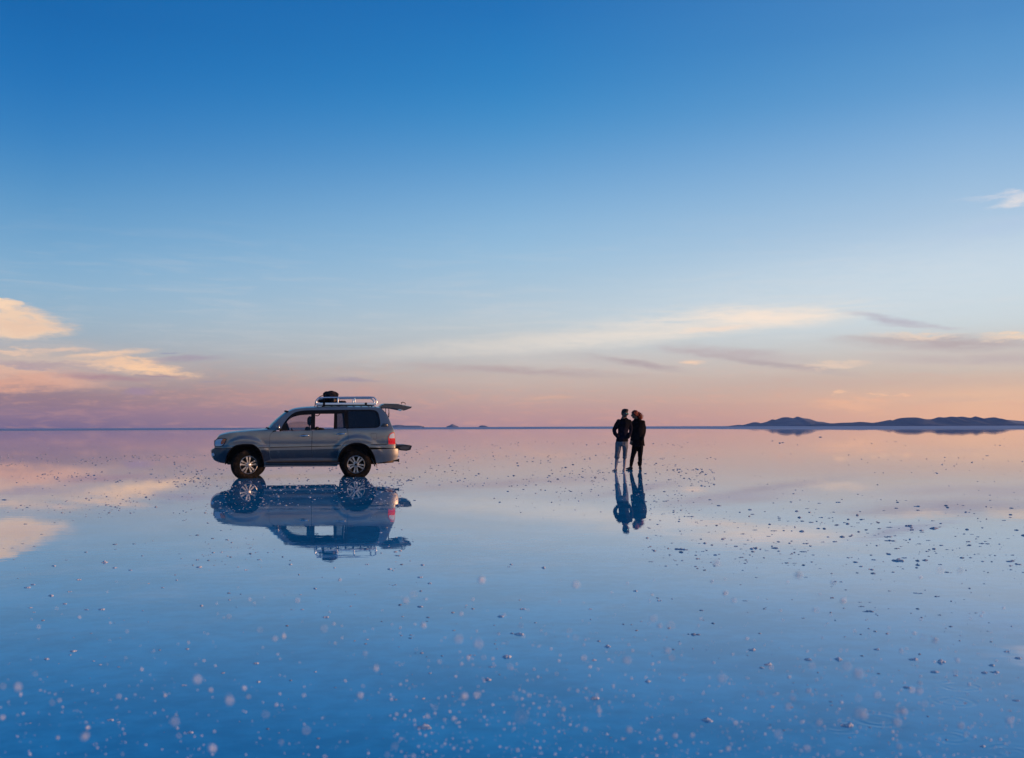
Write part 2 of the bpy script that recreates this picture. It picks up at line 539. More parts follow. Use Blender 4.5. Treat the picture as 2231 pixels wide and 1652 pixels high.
def fuse(name, bm, mat, parent, voxel=.012, smooth=6, rough=0.0, rscale=6.0):
    """one continuous skin from overlapping pieces"""
    o = obj(name, bm, mat, parent)
    m = o.modifiers.new('skin', 'REMESH'); m.mode = 'VOXEL'; m.voxel_size = voxel
    s = o.modifiers.new('soft', 'SMOOTH'); s.factor = .5; s.iterations = smooth
    bpy.context.view_layer.update()
    dg = bpy.context.evaluated_depsgraph_get()
    me = bpy.data.meshes.new_from_object(o.evaluated_get(dg))
    o.modifiers.clear()
    old = o.data
    o.data = me
    me.name = name
    bpy.data.meshes.remove(old)
    if not me.materials:
        me.materials.append(mat)
    me.polygons.foreach_set('use_smooth', [True] * len(me.polygons))
    if rough:
        for v in me.vertices:
            q = v.co * rscale
            d = noise.noise(Vector((q.x * 1.6, q.y * 1.6, q.z))) + .5 * noise.noise(q * 2.3)
            v.co = v.co + v.normal * d * rough
    return o

def curve(pts, n=6):
    """Catmull-Rom through 2-D points"""
    out = []
    for i in range(len(pts) - 1):
        p0, p1, p2, p3 = pts[max(i - 1, 0)], pts[i], pts[i + 1], pts[min(i + 2, len(pts) - 1)]
        for k in range(n):
            t = k / n
            out.append(tuple(.5 * ((2 * b) + (c - a) * t + (2 * a - 5 * b + 4 * c - d) * t * t + (3 * b - a - 3 * c + d) * t ** 3)
                             for a, b, c, d in zip(p0, p1, p2, p3)))
    out.append(tuple(pts[-1]))
    return out

def inside(p, poly):
    x, y = p
    r = False
    j = len(poly) - 1
    for i in range(len(poly)):
        xi, yi = poly[i]; xj, yj = poly[j]
        if (yi > y) != (yj > y) and x < (xj - xi) * (y - yi) / (yj - yi) + xi:
            r = not r
        j = i
    return r

def smoothstep(a, b, x):
    t = min(1, max(0, (x - a) / (b - a)))
    return t * t * (3 - 2 * t)

# ================================================================== THE SETTING
# ------------------------------------------------------------------ shallow water over salt
SHORE = 430.0
w = Mat('shallow_water', (.50, .56, .60), .003)
w.b.inputs['IOR'].default_value = 1.85
geo = w.n('ShaderNodeNewGeometry')
def wpos_noise(scale, stretch, detail=3):
    mp = w.n('ShaderNodeMapping'); mp.inputs['Scale'].default_value = stretch
    w.l(geo.outputs['Position'], mp.inputs[0])
    nz = w.n('ShaderNodeTexNoise'); nz.inputs['Scale'].default_value = scale; nz.inputs['Detail'].default_value = detail
    w.l(mp.outputs[0], nz.inputs['Vector'])
    return nz.outputs['Fac']
def wm(op, a, b=0.0):
    n = w.n('ShaderNodeMath', operation=op)
    for i, v in enumerate((a, b)):
        if isinstance(v, (int, float)):
            n.inputs[i].default_value = v
        else:
            w.l(v, n.inputs[i])
    return n.outputs[0]
# the salt bed seen through the water: broad pale and darker patches, fine grain
bed = wm('ADD', wm('MULTIPLY', wpos_noise(1.1, (1, 1, 1), 7), .55), wm('MULTIPLY', wpos_noise(7, (1, 1, 1), 6), .45))
w.l(w.blend(w.remap(bed, .36, .64), (.02, .37, .53), (.07, .60, .76)), w.b.inputs['Base Color'])
# ripples: small wavelets everywhere, breeze patches far out, rings from falling drops near by
hgt = wm('MULTIPLY', wpos_noise(4.0, (.55, 1, 1), 3), .00042)
breeze = w.remap(wpos_noise(.05, (.35, 1, 1), 2), .52, .68)
hgt = wm('ADD', hgt, wm('MULTIPLY', wm('MULTIPLY', wpos_noise(14, (.5, 1, 1), 2), breeze), .0006))
def ring(px, py, rad, amp):
    global hgt
    c = ground_at(px, py)
    d = w.n('ShaderNodeVectorMath', operation='DISTANCE')
    w.l(geo.outputs['Position'], d.inputs[0]); d.inputs[1].default_value = c
    r_ = d.outputs['Value']
    amp = wm('MULTIPLY', w.remap(wpos_noise(11 + 3 * (px % 3), (1, 1, 1), 1), .40, .62), amp)
    wave = wm('SINE', wm('MULTIPLY', r_, 2 * math.pi / (rad * .42)))
    env = w.remap(r_, rad * 1.15, rad * .80)
    env2 = w.remap(r_, rad * .15, rad * .6, .35, 1)
    hgt = wm('ADD', hgt, wm('MULTIPLY', wm('MULTIPLY', wave, wm('MULTIPLY', env, env2)), wm('MULTIPLY', amp, .20)))
for q in [(2090, 1496, .115, .0020), (2078, 1528, .12, .0018), (1914, 1568, .135, .0016), (1822, 1583, .12, .0016),
          (2070, 1606, .11, .0013), (2210, 1640, .12, .0014)]:
    ring(*q)
# breeze roughens the water far out
dl = w.n('ShaderNodeVectorMath', operation='LENGTH'); w.l(geo.outputs['Position'], dl.inputs[0])
w.l(w.remap(dl.outputs['Value'], 120, 420, .003, .045), w.b.inputs['Roughness'])
bp = w.n('ShaderNodeBump'); bp.inputs['Strength'].default_value = 1; bp.inputs['Distance'].default_value = 1
w.l(hgt, bp.inputs['Height']); w.l(bp.outputs[0], w.b.inputs['Normal'])

bm = bmesh.new()
near, far = [], []
for k in range(121):
    a = R(-80 + 160 * k / 120)
    d = SHORE * (1 + .25 * smoothstep(.0, -.35, a) if a < 0 else 1) * (1 - .26 * smoothstep(.05, .35, a)) * (1 + .16 * noise.noise(Vector((a * 3.5, 1.3, 0))) + .06 * noise.noise(Vector((a * 14, 4.1, 0))))
    far.append(bm.verts.new((math.sin(a) * d, math.cos(a) * d, 0)))
    near.append(bm.verts.new((math.sin(a) * 60, math.cos(a) * 60, 0)))
for k in range(120):
    bm.faces.new((near[k], far[k], far[k + 1], near[k + 1]))
bl = bm.verts.new((-120, -80, 0)); br = bm.verts.new((120, -80, 0))
bm.faces.new([br] + near[::-1] + [bl])
bmesh.ops.recalc_face_normals(bm, faces=bm.faces)
for f in bm.faces:
    if f.normal.z < 0:
        f.normal_flip()
water = structure(obj('water', bm, w.m, smooth=False))

# ------------------------------------------------------------------ dry salt pan out to the horizon
s = Mat('dry_salt', (.6, .6, .6), .9)
sg = s.n('ShaderNodeNewGeometry'); smp = s.n('ShaderNodeMapping'); smp.inputs['Scale'].default_value = (.002, .006, 1)
s.l(sg.outputs['Position'], smp.inputs[0])
sn = s.n('ShaderNodeTexNoise'); sn.inputs['Scale'].default_value = 1; sn.inputs['Detail'].default_value = 5
s.l(smp.outputs[0], sn.inputs['Vector'])
s.l(s.blend(s.remap(sn.outputs['Fac'], .38, .62), (.42, .39, .42), (.66, .62, .65)), s.b.inputs['Base Color'])
bm = bmesh.new()
add_grid(bm, [[(x, y, -.03) for x in (-2800, -1000, 0, 1000, 2800)] for y in (-400, 400, 1200, 2900)])
bmesh.ops.recalc_face_normals(bm, faces=bm.faces)
for f in bm.faces:
    if f.normal.z < 0:
        f.normal_flip()
structure(obj('salt_flat', bm, s.m, smooth=False))

# ------------------------------------------------------------------ far hills and islands
def hill_mat(name, c1, c2):  # distant haze and shade put into these colours: bluer, paler further off
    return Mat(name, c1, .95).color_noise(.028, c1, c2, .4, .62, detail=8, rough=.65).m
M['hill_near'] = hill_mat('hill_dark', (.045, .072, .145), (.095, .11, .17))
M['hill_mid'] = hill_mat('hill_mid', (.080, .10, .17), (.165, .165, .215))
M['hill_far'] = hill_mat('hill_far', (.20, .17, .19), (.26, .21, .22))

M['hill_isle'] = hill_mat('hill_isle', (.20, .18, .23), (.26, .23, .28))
def hill(label, cat, mat, prof, dist, depth, base_py, seed, x_of, y_of):
    """terrain strip whose skyline follows the traced ridge at its own distance"""
    pts = curve([(x_of(a), y_of(b)) for a, b in prof], 10)
    ridge = []
    for x, y in pts:
        d = ray(x, y); t = dist / d.y
        ridge.append((d.x * t, max(0.1, CAM_H + d.z * t)))
    bm = bmesh.new()
    rows = []
    N = 26
    for j in range(N + 1):
        v = -1 + 2 * j / N
        row = []
        for i, (x, h) in enumerate(ridge):
            y = dist + v * depth
            k = max(0.0, 1 - abs(v)) ** .8
            gully = noise.noise(Vector((x * .018 + seed, y * .018, seed))) + .6 * noise.noise(Vector((x * .055, y * .055, seed))) + .35 * noise.noise(Vector((x * .15, y * .15, seed)))
            z = h * k * (1 - (.30 * (1 - k)) * (1 - gully * 1.5)) if v != 0 else h
            z = min(z, h * (.985 if v != 0 else 1.0))
            if j in (0, N):
                z = -4
            row.append((x * (y / dist) ** .5, y, z))
        rows.append(row)
    add_grid(bm, rows)
    bmesh.ops.recalc_face_normals(bm, faces=bm.faces)
    o = structure(obj('hill', bm, mat))
    o['label'] = label
    return o
zx6 = lambda a: (1780 + a / 2.86) / 1.147468
zy6 = lambda b: (1000 + (b + 1.5) / 2.86) / 1.147468
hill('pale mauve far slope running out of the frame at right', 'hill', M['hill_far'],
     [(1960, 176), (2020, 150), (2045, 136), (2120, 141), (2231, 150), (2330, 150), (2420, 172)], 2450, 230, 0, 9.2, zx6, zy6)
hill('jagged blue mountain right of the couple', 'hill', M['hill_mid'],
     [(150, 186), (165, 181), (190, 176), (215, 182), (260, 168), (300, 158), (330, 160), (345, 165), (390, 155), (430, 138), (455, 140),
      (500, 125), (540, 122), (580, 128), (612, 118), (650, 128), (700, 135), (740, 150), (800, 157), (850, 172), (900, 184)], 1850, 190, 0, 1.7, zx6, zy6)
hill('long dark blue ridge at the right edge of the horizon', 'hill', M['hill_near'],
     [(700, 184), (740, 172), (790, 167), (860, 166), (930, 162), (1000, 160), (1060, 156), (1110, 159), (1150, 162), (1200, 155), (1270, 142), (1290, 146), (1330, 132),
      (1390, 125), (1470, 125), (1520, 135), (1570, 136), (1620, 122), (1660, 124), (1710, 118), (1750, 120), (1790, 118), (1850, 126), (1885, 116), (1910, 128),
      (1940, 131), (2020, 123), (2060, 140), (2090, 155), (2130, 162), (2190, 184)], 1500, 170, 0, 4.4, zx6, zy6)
zx8 = lambda a: (980 + a / 4.29) / 1.147468
zy8 = lambda b: (1020 + b / 4.29) / 1.147468
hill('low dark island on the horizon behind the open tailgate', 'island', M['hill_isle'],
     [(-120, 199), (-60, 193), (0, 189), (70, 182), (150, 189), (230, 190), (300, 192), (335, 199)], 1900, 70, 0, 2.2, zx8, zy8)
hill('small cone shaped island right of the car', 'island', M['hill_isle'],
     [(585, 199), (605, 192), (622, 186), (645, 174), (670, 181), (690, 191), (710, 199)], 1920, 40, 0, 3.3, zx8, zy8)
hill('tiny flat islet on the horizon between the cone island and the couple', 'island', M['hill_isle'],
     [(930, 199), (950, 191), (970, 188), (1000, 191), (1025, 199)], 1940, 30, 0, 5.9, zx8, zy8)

# ================================================================== THE CAR
ZX = lambda a: (500 + a / 3.984) / 1.147468
ZY = lambda b: (960 + b / 3.984) / 1.147468
YAW = R(11.0)
HALF = .95
near_pt = ground_at(ZX(1012), ZY(936))
car_loc = near_pt + Matrix.Rotation(YAW, 3, 'Z') @ Vector((0, HALF, 0))
car = empty('parked_car', car_loc, YAW)
tag(car, 'silver four wheel drive car with raised tailgate parked in shallow water', 'car')
CINV = Matrix.Rotation(-YAW, 3, 'Z')
def P(xz, yz, y):
    """traced point -> (X, Z) on the car's own lengthwise plane y"""
    o = CINV @ (Vector((0, 0, CAM_H)) - car_loc)
    d = CINV @ ray(ZX(xz), ZY(yz))
    t = (y - o.y) / d.y
    return (o.x + d.x * t, o.z + d.z * t)

def interp(x, xs, ys):
    if x <= xs[0]: return ys[0]
    if x >= xs[-1]: return ys[-1]
    for i in range(len(xs) - 1):
        if x <= xs[i + 1]:
            h = xs[i + 1] - xs[i]
            t = (x - xs[i]) / h
            m0 = (ys[i + 1] - ys[i - 1]) / (xs[i + 1] - xs[i - 1]) if i else (ys[1] - ys[0]) / h
            m1 = (ys[i + 2] - ys[i]) / (xs[i + 2] - xs[i]) if i + 2 < len(xs) else (ys[-1] - ys[-2]) / h
            return ((2 * t ** 3 - 3 * t * t + 1) * ys[i] + (t ** 3 - 2 * t * t + t) * h * m0 + (-2 * t ** 3 + 3 * t * t) * ys[i + 1] + (t ** 3 - t * t) * h * m1)
FA = P(445, 790, -.95); RA = P(1562, 792, -.95)
XNOSE = P(118, 690, -.75)[0]; XTAIL = P(1975, 700, -.86)[0]
def half(x, z):
    w_ = interp(z, [.20, .42, .60, .80, .84, .96, 1.10, 1.22, 1.30, 1.50, 1.75, 1.88, 2.0],
                [.84, .885, .925, .945, .935, .950, .948, .935, .905, .83, .745, .70, .64])
    for (cx, cz), r0, r1 in ((FA, .60, .71), (RA, .64, .76)):
        dx, dz = x - cx, z - cz
        r = math.hypot(dx, dz)
        if dz > 0 and r > 1e-3:
            w_ += .034 * (1 - smoothstep(r0, r1, r)) * smoothstep(.25, .6, dz / r)
    s_ = max(0, (-1.62 - x) / (-1.62 - XNOSE))
    w_ -= .25 * min(1.2, s_) ** 2.6
    s_ = max(0, (x - (XTAIL - .42)) / .42)
    w_ -= .13 * min(1.2, s_) ** 3
    return w_
def S(xz, yz, grow=0.0):
    y = -.93
    for _ in range(5):
        X, Z = P(xz, yz, y)
        y = -(half(X, Z) + grow)
    return (X, Z)
def Sp(pts, n=0):
    return [S(*p) for p in (curve(pts, n) if n else pts)]

def densify(poly, step):
    out = []
    for i, a in enumerate(poly):
        b = poly[(i + 1) % len(poly)]
        n = max(1, int(math.hypot(b[0] - a[0], b[1] - a[1]) / step))
        out += [(a[0] + (b[0] - a[0]) * k / n, a[1] + (b[1] - a[1]) * k / n) for k in range(n)]
    return out

def inset(poly, d):
    n = len(poly)
    area = sum(poly[i][0] * poly[(i + 1) % n][1] - poly[(i + 1) % n][0] * poly[i][1] for i in range(n))
    sg_ = 1 if area > 0 else -1
    out = []
    for i in range(n):
        a, b, c = Vector(poly[i - 1]), Vector(poly[i]), Vector(poly[(i + 1) % n])
        e1, e2 = (b - a), (c - b)
        n1 = Vector((-e1.y, e1.x)).normalized() * sg_ if e1.length > 1e-9 else Vector((0, 0))
        n2 = Vector((-e2.y, e2.x)).normalized() * sg_ if e2.length > 1e-9 else Vector((0, 0))
        m = (n1 + n2)
        m = m / max(.5, m.length_squared / 2) if m.length > 1e-6 else n1
        out.append((b.x + m.x * d, b.y + m.y * d))
    return out

def panel_cells(outer, holes, step):
    outer = densify(outer, step)
    holes = [densify(h, step) for h in holes]
    vs, es = [], []
    for loop in [outer] + holes:
        b0 = len(vs)
        vs += loop
        es += [(b0 + i, b0 + (i + 1) % len(loop)) for i in range(len(loop))]
    edge_pts = list(vs)
    x0 = min(p[0] for p in outer); x1 = max(p[0] for p in outer)
    z0 = min(p[1] for p in outer); z1 = max(p[1] for p in outer)
    cell = {}
    for p in edge_pts:
        cell.setdefault((int(p[0] // step), int(p[1] // step)), []).append(p)
    def clear(p):
        ci, cj = int(p[0] // step), int(p[1] // step)
        return all((p[0] - q[0]) ** 2 + (p[1] - q[1]) ** 2 > (.55 * step) ** 2 for i in (-1, 0, 1) for j in (-1, 0, 1) for q in cell.get((ci + i, cj + j), ()))
    for i in range(int((x1 - x0) / step) + 1):
        for j in range(int((z1 - z0) / step) + 1):
            p = (x0 + (i + .5 * (j % 2)) * step, z0 + j * step * .87)
            if p[1] < z1 and inside(p, outer) and not any(inside(p, h) for h in holes) and clear(p):
                vs.append(p)
    v2, _, f2, *_ = delaunay_2d_cdt([Vector(p) for p in vs], es, [], 0, 1e-5)
    keep = []
    for f in f2:
        c = (sum(v2[i].x for i in f) / len(f), sum(v2[i].y for i in f) / len(f))
        if inside(c, outer) and not any(inside(c, h) for h in holes):
            keep.append(f)
    return [(v.x, v.y) for v in v2], keep

def panel(name, outer, mat, parent, side, holes=(), off=0.0, step=.045, rim=.016, fn=None, seal=False):
    vs, fs = panel_cells(outer, list(holes), step)
    bm = bmesh.new()
    f_ = fn or half
    bv = {}
    for f in fs:
        for i in f:
            if i not in bv:
                X, Z = vs[i]
                bv[i] = bm.verts.new((X, side * (f_(X, Z) + off), Z))
    for f in fs:
        try:
            bm.faces.new([bv[i] for i in f])
        except ValueError:
            pass
    bm.normal_update()
    for f in bm.faces:
        if f.normal.y * side < 0:
            f.normal_flip()
    npan = len(bm.faces)
    if rim:
        be = [e for e in bm.edges if len(e.link_faces) == 1]
        r = bmesh.ops.extrude_edge_only(bm, edges=be)
        for v in r['geom']:
            if isinstance(v, bmesh.types.BMVert):
                v.co.y -= side * rim
        for e in be:
            e.smooth = False
        if seal:
            for f in r['geom']:
                if isinstance(f, bmesh.types.BMFace):
                    f.material_index = 1
    o = obj(name, bm, [mat, M['trim']] if seal else mat, parent)
    me = o.data
    vn = {}
    nrm = []
    e_ = .012
    for p in me.polygons:
        for vi in p.vertices:
            if p.index < npan:
                if vi not in vn:
                    X, _, Z = me.vertices[vi].co
                    vn[vi] = Vector((-(f_(X + e_, Z) - f_(X - e_, Z)) / (2 * e_), side, -(f_(X, Z + e_) - f_(X, Z - e_)) / (2 * e_))).normalized()
                    vn[vi].y = abs(vn[vi].y) * side
                nrm.append(vn[vi])
            else:
                nrm.append(p.normal.copy())
    me.normals_split_custom_set(nrm)
    return o

def sharp(o, ang=35):
    bm_ = bmesh.new(); bm_.from_mesh(o.data)
    for e in bm_.edges:
        if len(e.link_faces) == 2 and e.calc_face_angle(0) > R(ang):
            e.smooth = False
    bm_.to_mesh(o.data); bm_.free()
    return o

# ---- traced outlines
hood_line = curve([(165, 549), (188, 521), (225, 506), (290, 492), (400, 479), (520, 468), (640, 460), (690, 449)], 5)
glass_line = curve([(690, 449), (740, 396), (810, 334), (880, 279)], 4)
roof_line = curve([(880, 279), (950, 253), (1050, 241), (1150, 236), (1400, 231), (1650, 233), (1800, 240)], 5)
tail_line = curve([(1800, 240), (1850, 292), (1880, 346), (1906, 410), (1926, 452), (1938, 486), (1944, 560), (1945, 602), (1944, 641)], 4)
arch_r = curve([(1375, 805), (1378, 748), (1395, 694), (1430, 644), (1484, 607), (1552, 592), (1622, 599), (1680, 632), (1720, 690), (1742, 745), (1752, 805)], 5)
arch_f = curve([(252, 800), (262, 742), (280, 690), (310, 650), (355, 618), (420, 606), (500, 605), (550, 620), (592, 662), (616, 712), (630, 768), (638, 830)], 5)
arc = lambda a, f: [p for p in a if f(p)]
body_out = ([(146, 637), (146, 600), (152, 572)] + hood_line + glass_line[1:] + roof_line[1:] + tail_line[1:]
            + arc(arch_r, lambda p: p[0] > 1560 and p[1] < 641)[::-1] + arc(arch_r, lambda p: p[0] <= 1560 and p[1] < 800)[::-1]
            + [(1365, 822), (900, 824), (655, 828)] + arc(arch_f, lambda p: p[0] > 430)[::-1] + arc(arch_f, lambda p: p[0] <= 430 and p[1] < 641)[::-1])
dlo_top = curve([(802, 470), (820, 418), (856, 362), (905, 310), (960, 279), (1040, 265), (1126, 262)], 5)
F1 = dlo_top + [(1126, 461), (900, 467)]
F2 = [(1126, 262), (1300, 259), (1447, 258), (1464, 444), (1300, 452), (1126, 461)]
F3 = [(1449, 258), (1690, 256)] + curve([(1690, 256), (1745, 264), (1775, 290), (1790, 345), (1796, 395), (1786, 425), (1755, 438)], 4)[1:] + [(1600, 442), (1467, 446)]
DLO = dlo_top + [(1300, 259), (1690, 256)] + curve([(1690, 256), (1745, 264), (1775, 290), (1790, 345), (1796, 395), (1786, 425), (1755, 438)], 4)[1:] + [(1600, 442), (1466, 446), (1300, 452), (1126, 461), (900, 467)]
D1 = [(735, 474), (802, 471), (900, 468), (1118, 462), (1112, 640)] + curve([(1112, 640), (1113, 690), (1119, 738)], 3)[1:] + [(712, 752)] + curve([(712, 752), (698, 725), (691, 640), (693, 550), (702, 500), (735, 474)], 4)[1:-1]
D2 = [(1118, 462), (1300, 453), (1468, 447), (1476, 505), (1477, 574)] + curve([(1477, 574), (1440, 594), (1405, 640), (1378, 690), (1366, 744)], 4)[1:] + [(1119, 738), (1113, 690), (1112, 640)]
G1 = curve([(846, 378), (868, 352), (920, 322), (1000, 304), (1108, 298)], 4) + [(1102, 458), (874, 463)] + curve([(874, 463), (862, 420), (846, 378)], 3)[1:-1]
G2 = [(1147, 292), (1345, 290), (1342, 447), (1143, 453)]
G3 = [(1367, 290), (1430, 288), (1446, 442), (1366, 446)]
G4 = [(1475, 270), (1690, 267)] + curve([(1690, 267), (1742, 276), (1768, 312), (1782, 360), (1786, 398), (1776, 420), (1742, 430)], 4)[1:] + [(1600, 434), (1482, 439)]
FUEL = [(1703, 497), (1712, 492), (1752, 492), (1760, 498), (1761, 545), (1754, 553), (1712, 553), (1704, 546)]
BUMP_F = ([(146, 641)] + [(316, 641)] + [p for p in arch_f if p[0] < 320 and 641 < p[1] < 788][::-1] + [(240, 792), (205, 786)] + curve([(205, 786), (150, 764), (126, 728), (118, 690), (119, 658), (146, 641)], 4)[1:-1])
BUMP_R = ([(1944, 645), (1972, 648)] + curve([(1972, 648), (1975, 690), (1966, 735), (1950, 756)], 4)[1:] + [(1850, 774), (1757, 790)]
          + [p for p in arch_r if p[0] > 1600 and 645 < p[1] < 792][::-1])
HEAD = curve([(150, 572), (166, 552), (212, 543), (262, 548)], 4) + curve([(262, 548), (246, 590), (214, 619), (152, 622)], 4)[1:] + [(147, 600)]
AMBER = [(226, 549), (260, 550), (246, 585), (222, 604), (206, 600), (210, 572)]
TAIL = curve([(1896, 492), (1915, 484), (1937, 486)], 3) + [(1944, 560), (1945, 602), (1876, 602), (1873, 545)] + curve([(1873, 545), (1880, 515), (1896, 492)], 3)[1:-1]
TAIL_CLEAR = [(1899, 502), (1918, 492), (1934, 492), (1940, 541), (1884, 541), (1886, 522)]

def gap(poly_px, px=2.0):
    return inset(poly_px, px)

D1H = [(x, y - 9 if y < 480 else y) for x, y in D1]
D2H = [(x, y - 9 if y < 480 else y) for x, y in D2]
for side in (-1, 1):
    body = panel('body_side', Sp(body_out), M['paint'], car, side, [Sp(DLO), Sp(D1H), Sp(D2H), Sp(FUEL)], seal=True)
    for nm, Dp, Fp, glasses, hx in (('door', D1, F1, [(G1, 'glass_clear', 'window')], (985, 1088, 517)), ('door', D2, F2, [(G2, None, None), (G3, 'glass_tint', 'quarter_window')], (1355, 1455, 499))):
        door = panel('door', Sp(gap(Dp)), M['paint'], car, side, off=.001, seal=True)
        panel('window_frame', Sp(gap(Fp, .8)), M['trim'], door, side, [Sp(g) for g, *_ in glasses], off=-.004, step=.06, rim=.03)
        for g, mk, gn in glasses:
            if mk:
                panel(gn, Sp(gap(g, -3)), M[mk], door, side, off=-.022, step=.08, rim=0)
        # handle: recess plate, bar
        xa, za = S(hx[0], hx[2] + 2); xb, zb = S(hx[1], hx[2] - 3)
        bm = bmesh.new()
        pts = []
        for k in range(9):
            t = k / 8
            X = xa + (xb - xa) * t; Z = za + (zb - za) * t
            pts.append((X, side * (half(X, Z) + .006 + .022 * math.sin(math.pi * min(1, max(0, t)))**.6), Z))
        add_tube(bm, pts, [.010, .014, .016, .017, .018, .019, .020, .018, .010], 8, squash=.9)
        hd = obj('door_handle', bm, M['chrome'], door)
        bm = bmesh.new()
        add_ball(bm, (xa + (xb - xa) * .42, side * (half(xa, za) + .002), (za + zb) / 2), .075, .006, .032, sub=2)
        obj('handle_recess', bm, M['trim'], door)
        # dark rubbing strip and the lower line on the cladding
        bm = bmesh.new()
        edge = [(696, 634), (900, 629), (1110, 624)] if Dp is D1 else [(1118, 624), (1250, 620), (1404, 616)]
        for dy, rr in ((0, .017),):
            pp = [S(a, b + dy) for a, b in curve(edge, 6)]
            add_tube(bm, [(X, side * (half(X, Z) + .004), Z) for X, Z in pp], rr, 6, squash=.5)
        obj('side_moulding', bm, M['trim'], door)
        low = ([(696, 662), (900, 658), (1110, 654), (1112, 690), (1117, 732), (714, 746), (700, 725)] if Dp is D1
               else [(1116, 654), (1384, 644), (1374, 690), (1362, 740), (1121, 733), (1116, 690)])
        panel('cladding', Sp(low), M['paint_shaded'], door, side, off=.006, rim=.006, step=.06)
    panel('window_frame', Sp(gap(F3, .8)), M['trim'], car, side, [Sp(G4)], off=-.004, step=.06, rim=.03)
    panel('rear_side_window', Sp(gap(G4, -3)), M['glass_dark'], car, side, off=-.010, step=.06, rim=0)
    panel('fuel_door' if side < 0 else 'filler_panel', Sp(gap(FUEL, 1.4)), M['paint'], car, side, off=0, step=.05, seal=True)
    panel('front_bumper', Sp(BUMP_F), M['paint_shaded'], car, side, off=.016, step=.04, rim=.05)
    panel('rear_bumper', Sp(BUMP_R), M['paint'], car, side, off=.018, step=.04, rim=.05)
    hl = panel('headlight', Sp(HEAD), M['lamp_clear'], car, side, off=.010, step=.03, rim=.02)
    hl['label'] = 'clear headlight with an amber corner'
    panel('turn_signal', Sp(AMBER), M['lamp_amber'], hl, side, off=.016, step=.03, rim=.008)
    bm = bmesh.new()
    add_tube(bm, [(X, side * (half(X, Z) + .008), Z) for X, Z in Sp(HEAD)], .008, 6, closed=True)
    obj('bezel', bm, M['trim'], hl)
    tl = panel('tail_light', Sp(TAIL), M['lamp_red'], car, side, off=.014, step=.03, rim=.02)
    panel('clear_lens', Sp(TAIL_CLEAR), M['lamp_clear'], tl, side, off=.019, step=.03, rim=.008)
    # fender mouldings ahead of the door and behind the wheel
    for edge in ([(586, 636), (640, 635), (688, 634)], [(1700, 605), (1790, 604), (1868, 602)]):
        bm = bmesh.new()
        add_tube(bm, [(X, side * (half(X, Z) + .004), Z) for X, Z in Sp(edge, 5)], .015, 6, squash=.5)
        obj('side_moulding', bm, M['trim'], car)
    low = [(606, 660), (688, 660), (694, 726), (706, 752), (640, 776), (634, 760), (622, 715)]
    panel('cladding', Sp(low), M['paint_shaded'], car, side, off=.006, rim=.006, step=.05)
    # arch lips and liners
    for a_, nm in ((arch_f, 'wheel_arch'), (arch_r, 'wheel_arch')):
        bm = bmesh.new()
        pl = [S(x, min(y, 815)) for x, y in a_]
        rows = []
        for dy in (.030, .024, -.10, -.30, -.42):
            rows.append([(X, side * (half(X, Z) + dy if dy > 0 else half(X, .62) + dy), Z) for X, Z in pl])
        add_grid(bm, rows)
        wa = obj(nm, bm, M['trim'], car)
        bm = bmesh.new()
        add_tube(bm, [(X, side * (half(X, Z) + .012), Z) for X, Z in pl], .022, 6, squash=.7)
        obj('arch_lip', bm, M['paint'], wa)
        # closed inner wall of the wheel well
        bm = bmesh.new()
        cx = sum(p[0] for p in pl) / len(pl)
        ring_ = [bm.verts.new((X, side * (half(X, .62) - .42), Z)) for X, Z in pl]
        bm.faces.new(ring_)
        obj('well_wall', bm, M['trim'], wa)
    # running board
    bm = bmesh.new()
    xa, za = P(652, 800, -.93); xb, zb = P(1388, 795, -.93)
    prof = [(-.10, .012), (.035, .028), (.062, .012), (.055, -.02), (.0, -.048), (-.10, -.05)]
    rows = []
    for k in range(15):
        t = k / 14
        X = xa + (xb - xa) * t
        e = 1 - .35 * (abs(2 * t - 1) ** 8)
        rows.append([(X, side * (.905 + a * e), za + (zb - za) * t + .02 + b) for a, b in prof + prof[:1]])
    vr = add_grid(bm, rows)
    bm.faces.new(vr[0][:-1]); bm.faces.new(vr[-1][:-1][::-1])
    rb = sharp(obj('running_board', bm, M['paint_shaded'], car))
    bm = bmesh.new()
    add_box(bm, xa + .05, xb - .05, min(side * .84, side * .955), max(side * .84, side * .955), za + .045, za + .056)
    obj('step_tread', bm, M['rubber'], rb, smooth=False)
    # mirror
    mx_, mz_ = S(780, 432)
    y0 = half(mx_, mz_)
    bm = bmesh.new()
    add_ball(bm, (mx_ + .01, side * (y0 + .13), mz_ + .005), .060, .105, .085, sub=3)
    for v in bm.verts:
        if v.co.x > mx_ + .045:
            v.co.x = mx_ + .045
    mir = sharp(obj('side_mirror', bm, M['paint'], car), 50)
    bm = bmesh.new()
    add_ball(bm, (mx_ + .046, side * (y0 + .13), mz_ + .005), .004, .085, .066, sub=2)
    obj('mirror_glass', bm, M['chrome'], mir)
    bm = bmesh.new()
    add_tube(bm, [(mx_ + .06, side * (y0 - .01), mz_ - .07), (mx_ + .03, side * (y0 + .06), mz_ - .05), (mx_ + .01, side * (y0 + .11), mz_ - .03)], [.035, .028, .024], 8)
    obj('mirror_arm', bm, M['trim'], mir)
    # louvred pillar badge
    pb = [(1800, 425), (1822, 396), (1872, 398), (1876, 425)]
    bd = panel('pillar_vent', Sp(pb), M['trim'], car, side, off=.004, step=.05, rim=.006)
    bm = bmesh.new()
    for t in (.2, .45, .7):
        a = S(1822 - 22 * t - 2, 397 + 28 * t); b = S(1873, 399 + 26 * t)
        add_tube(bm, [(a[0], side * (half(*a) + .007), a[1]), (b[0], side * (half(*b) + .007), b[1])], .004, 5)
    obj('vent_slat', bm, M['alloy'], bd)

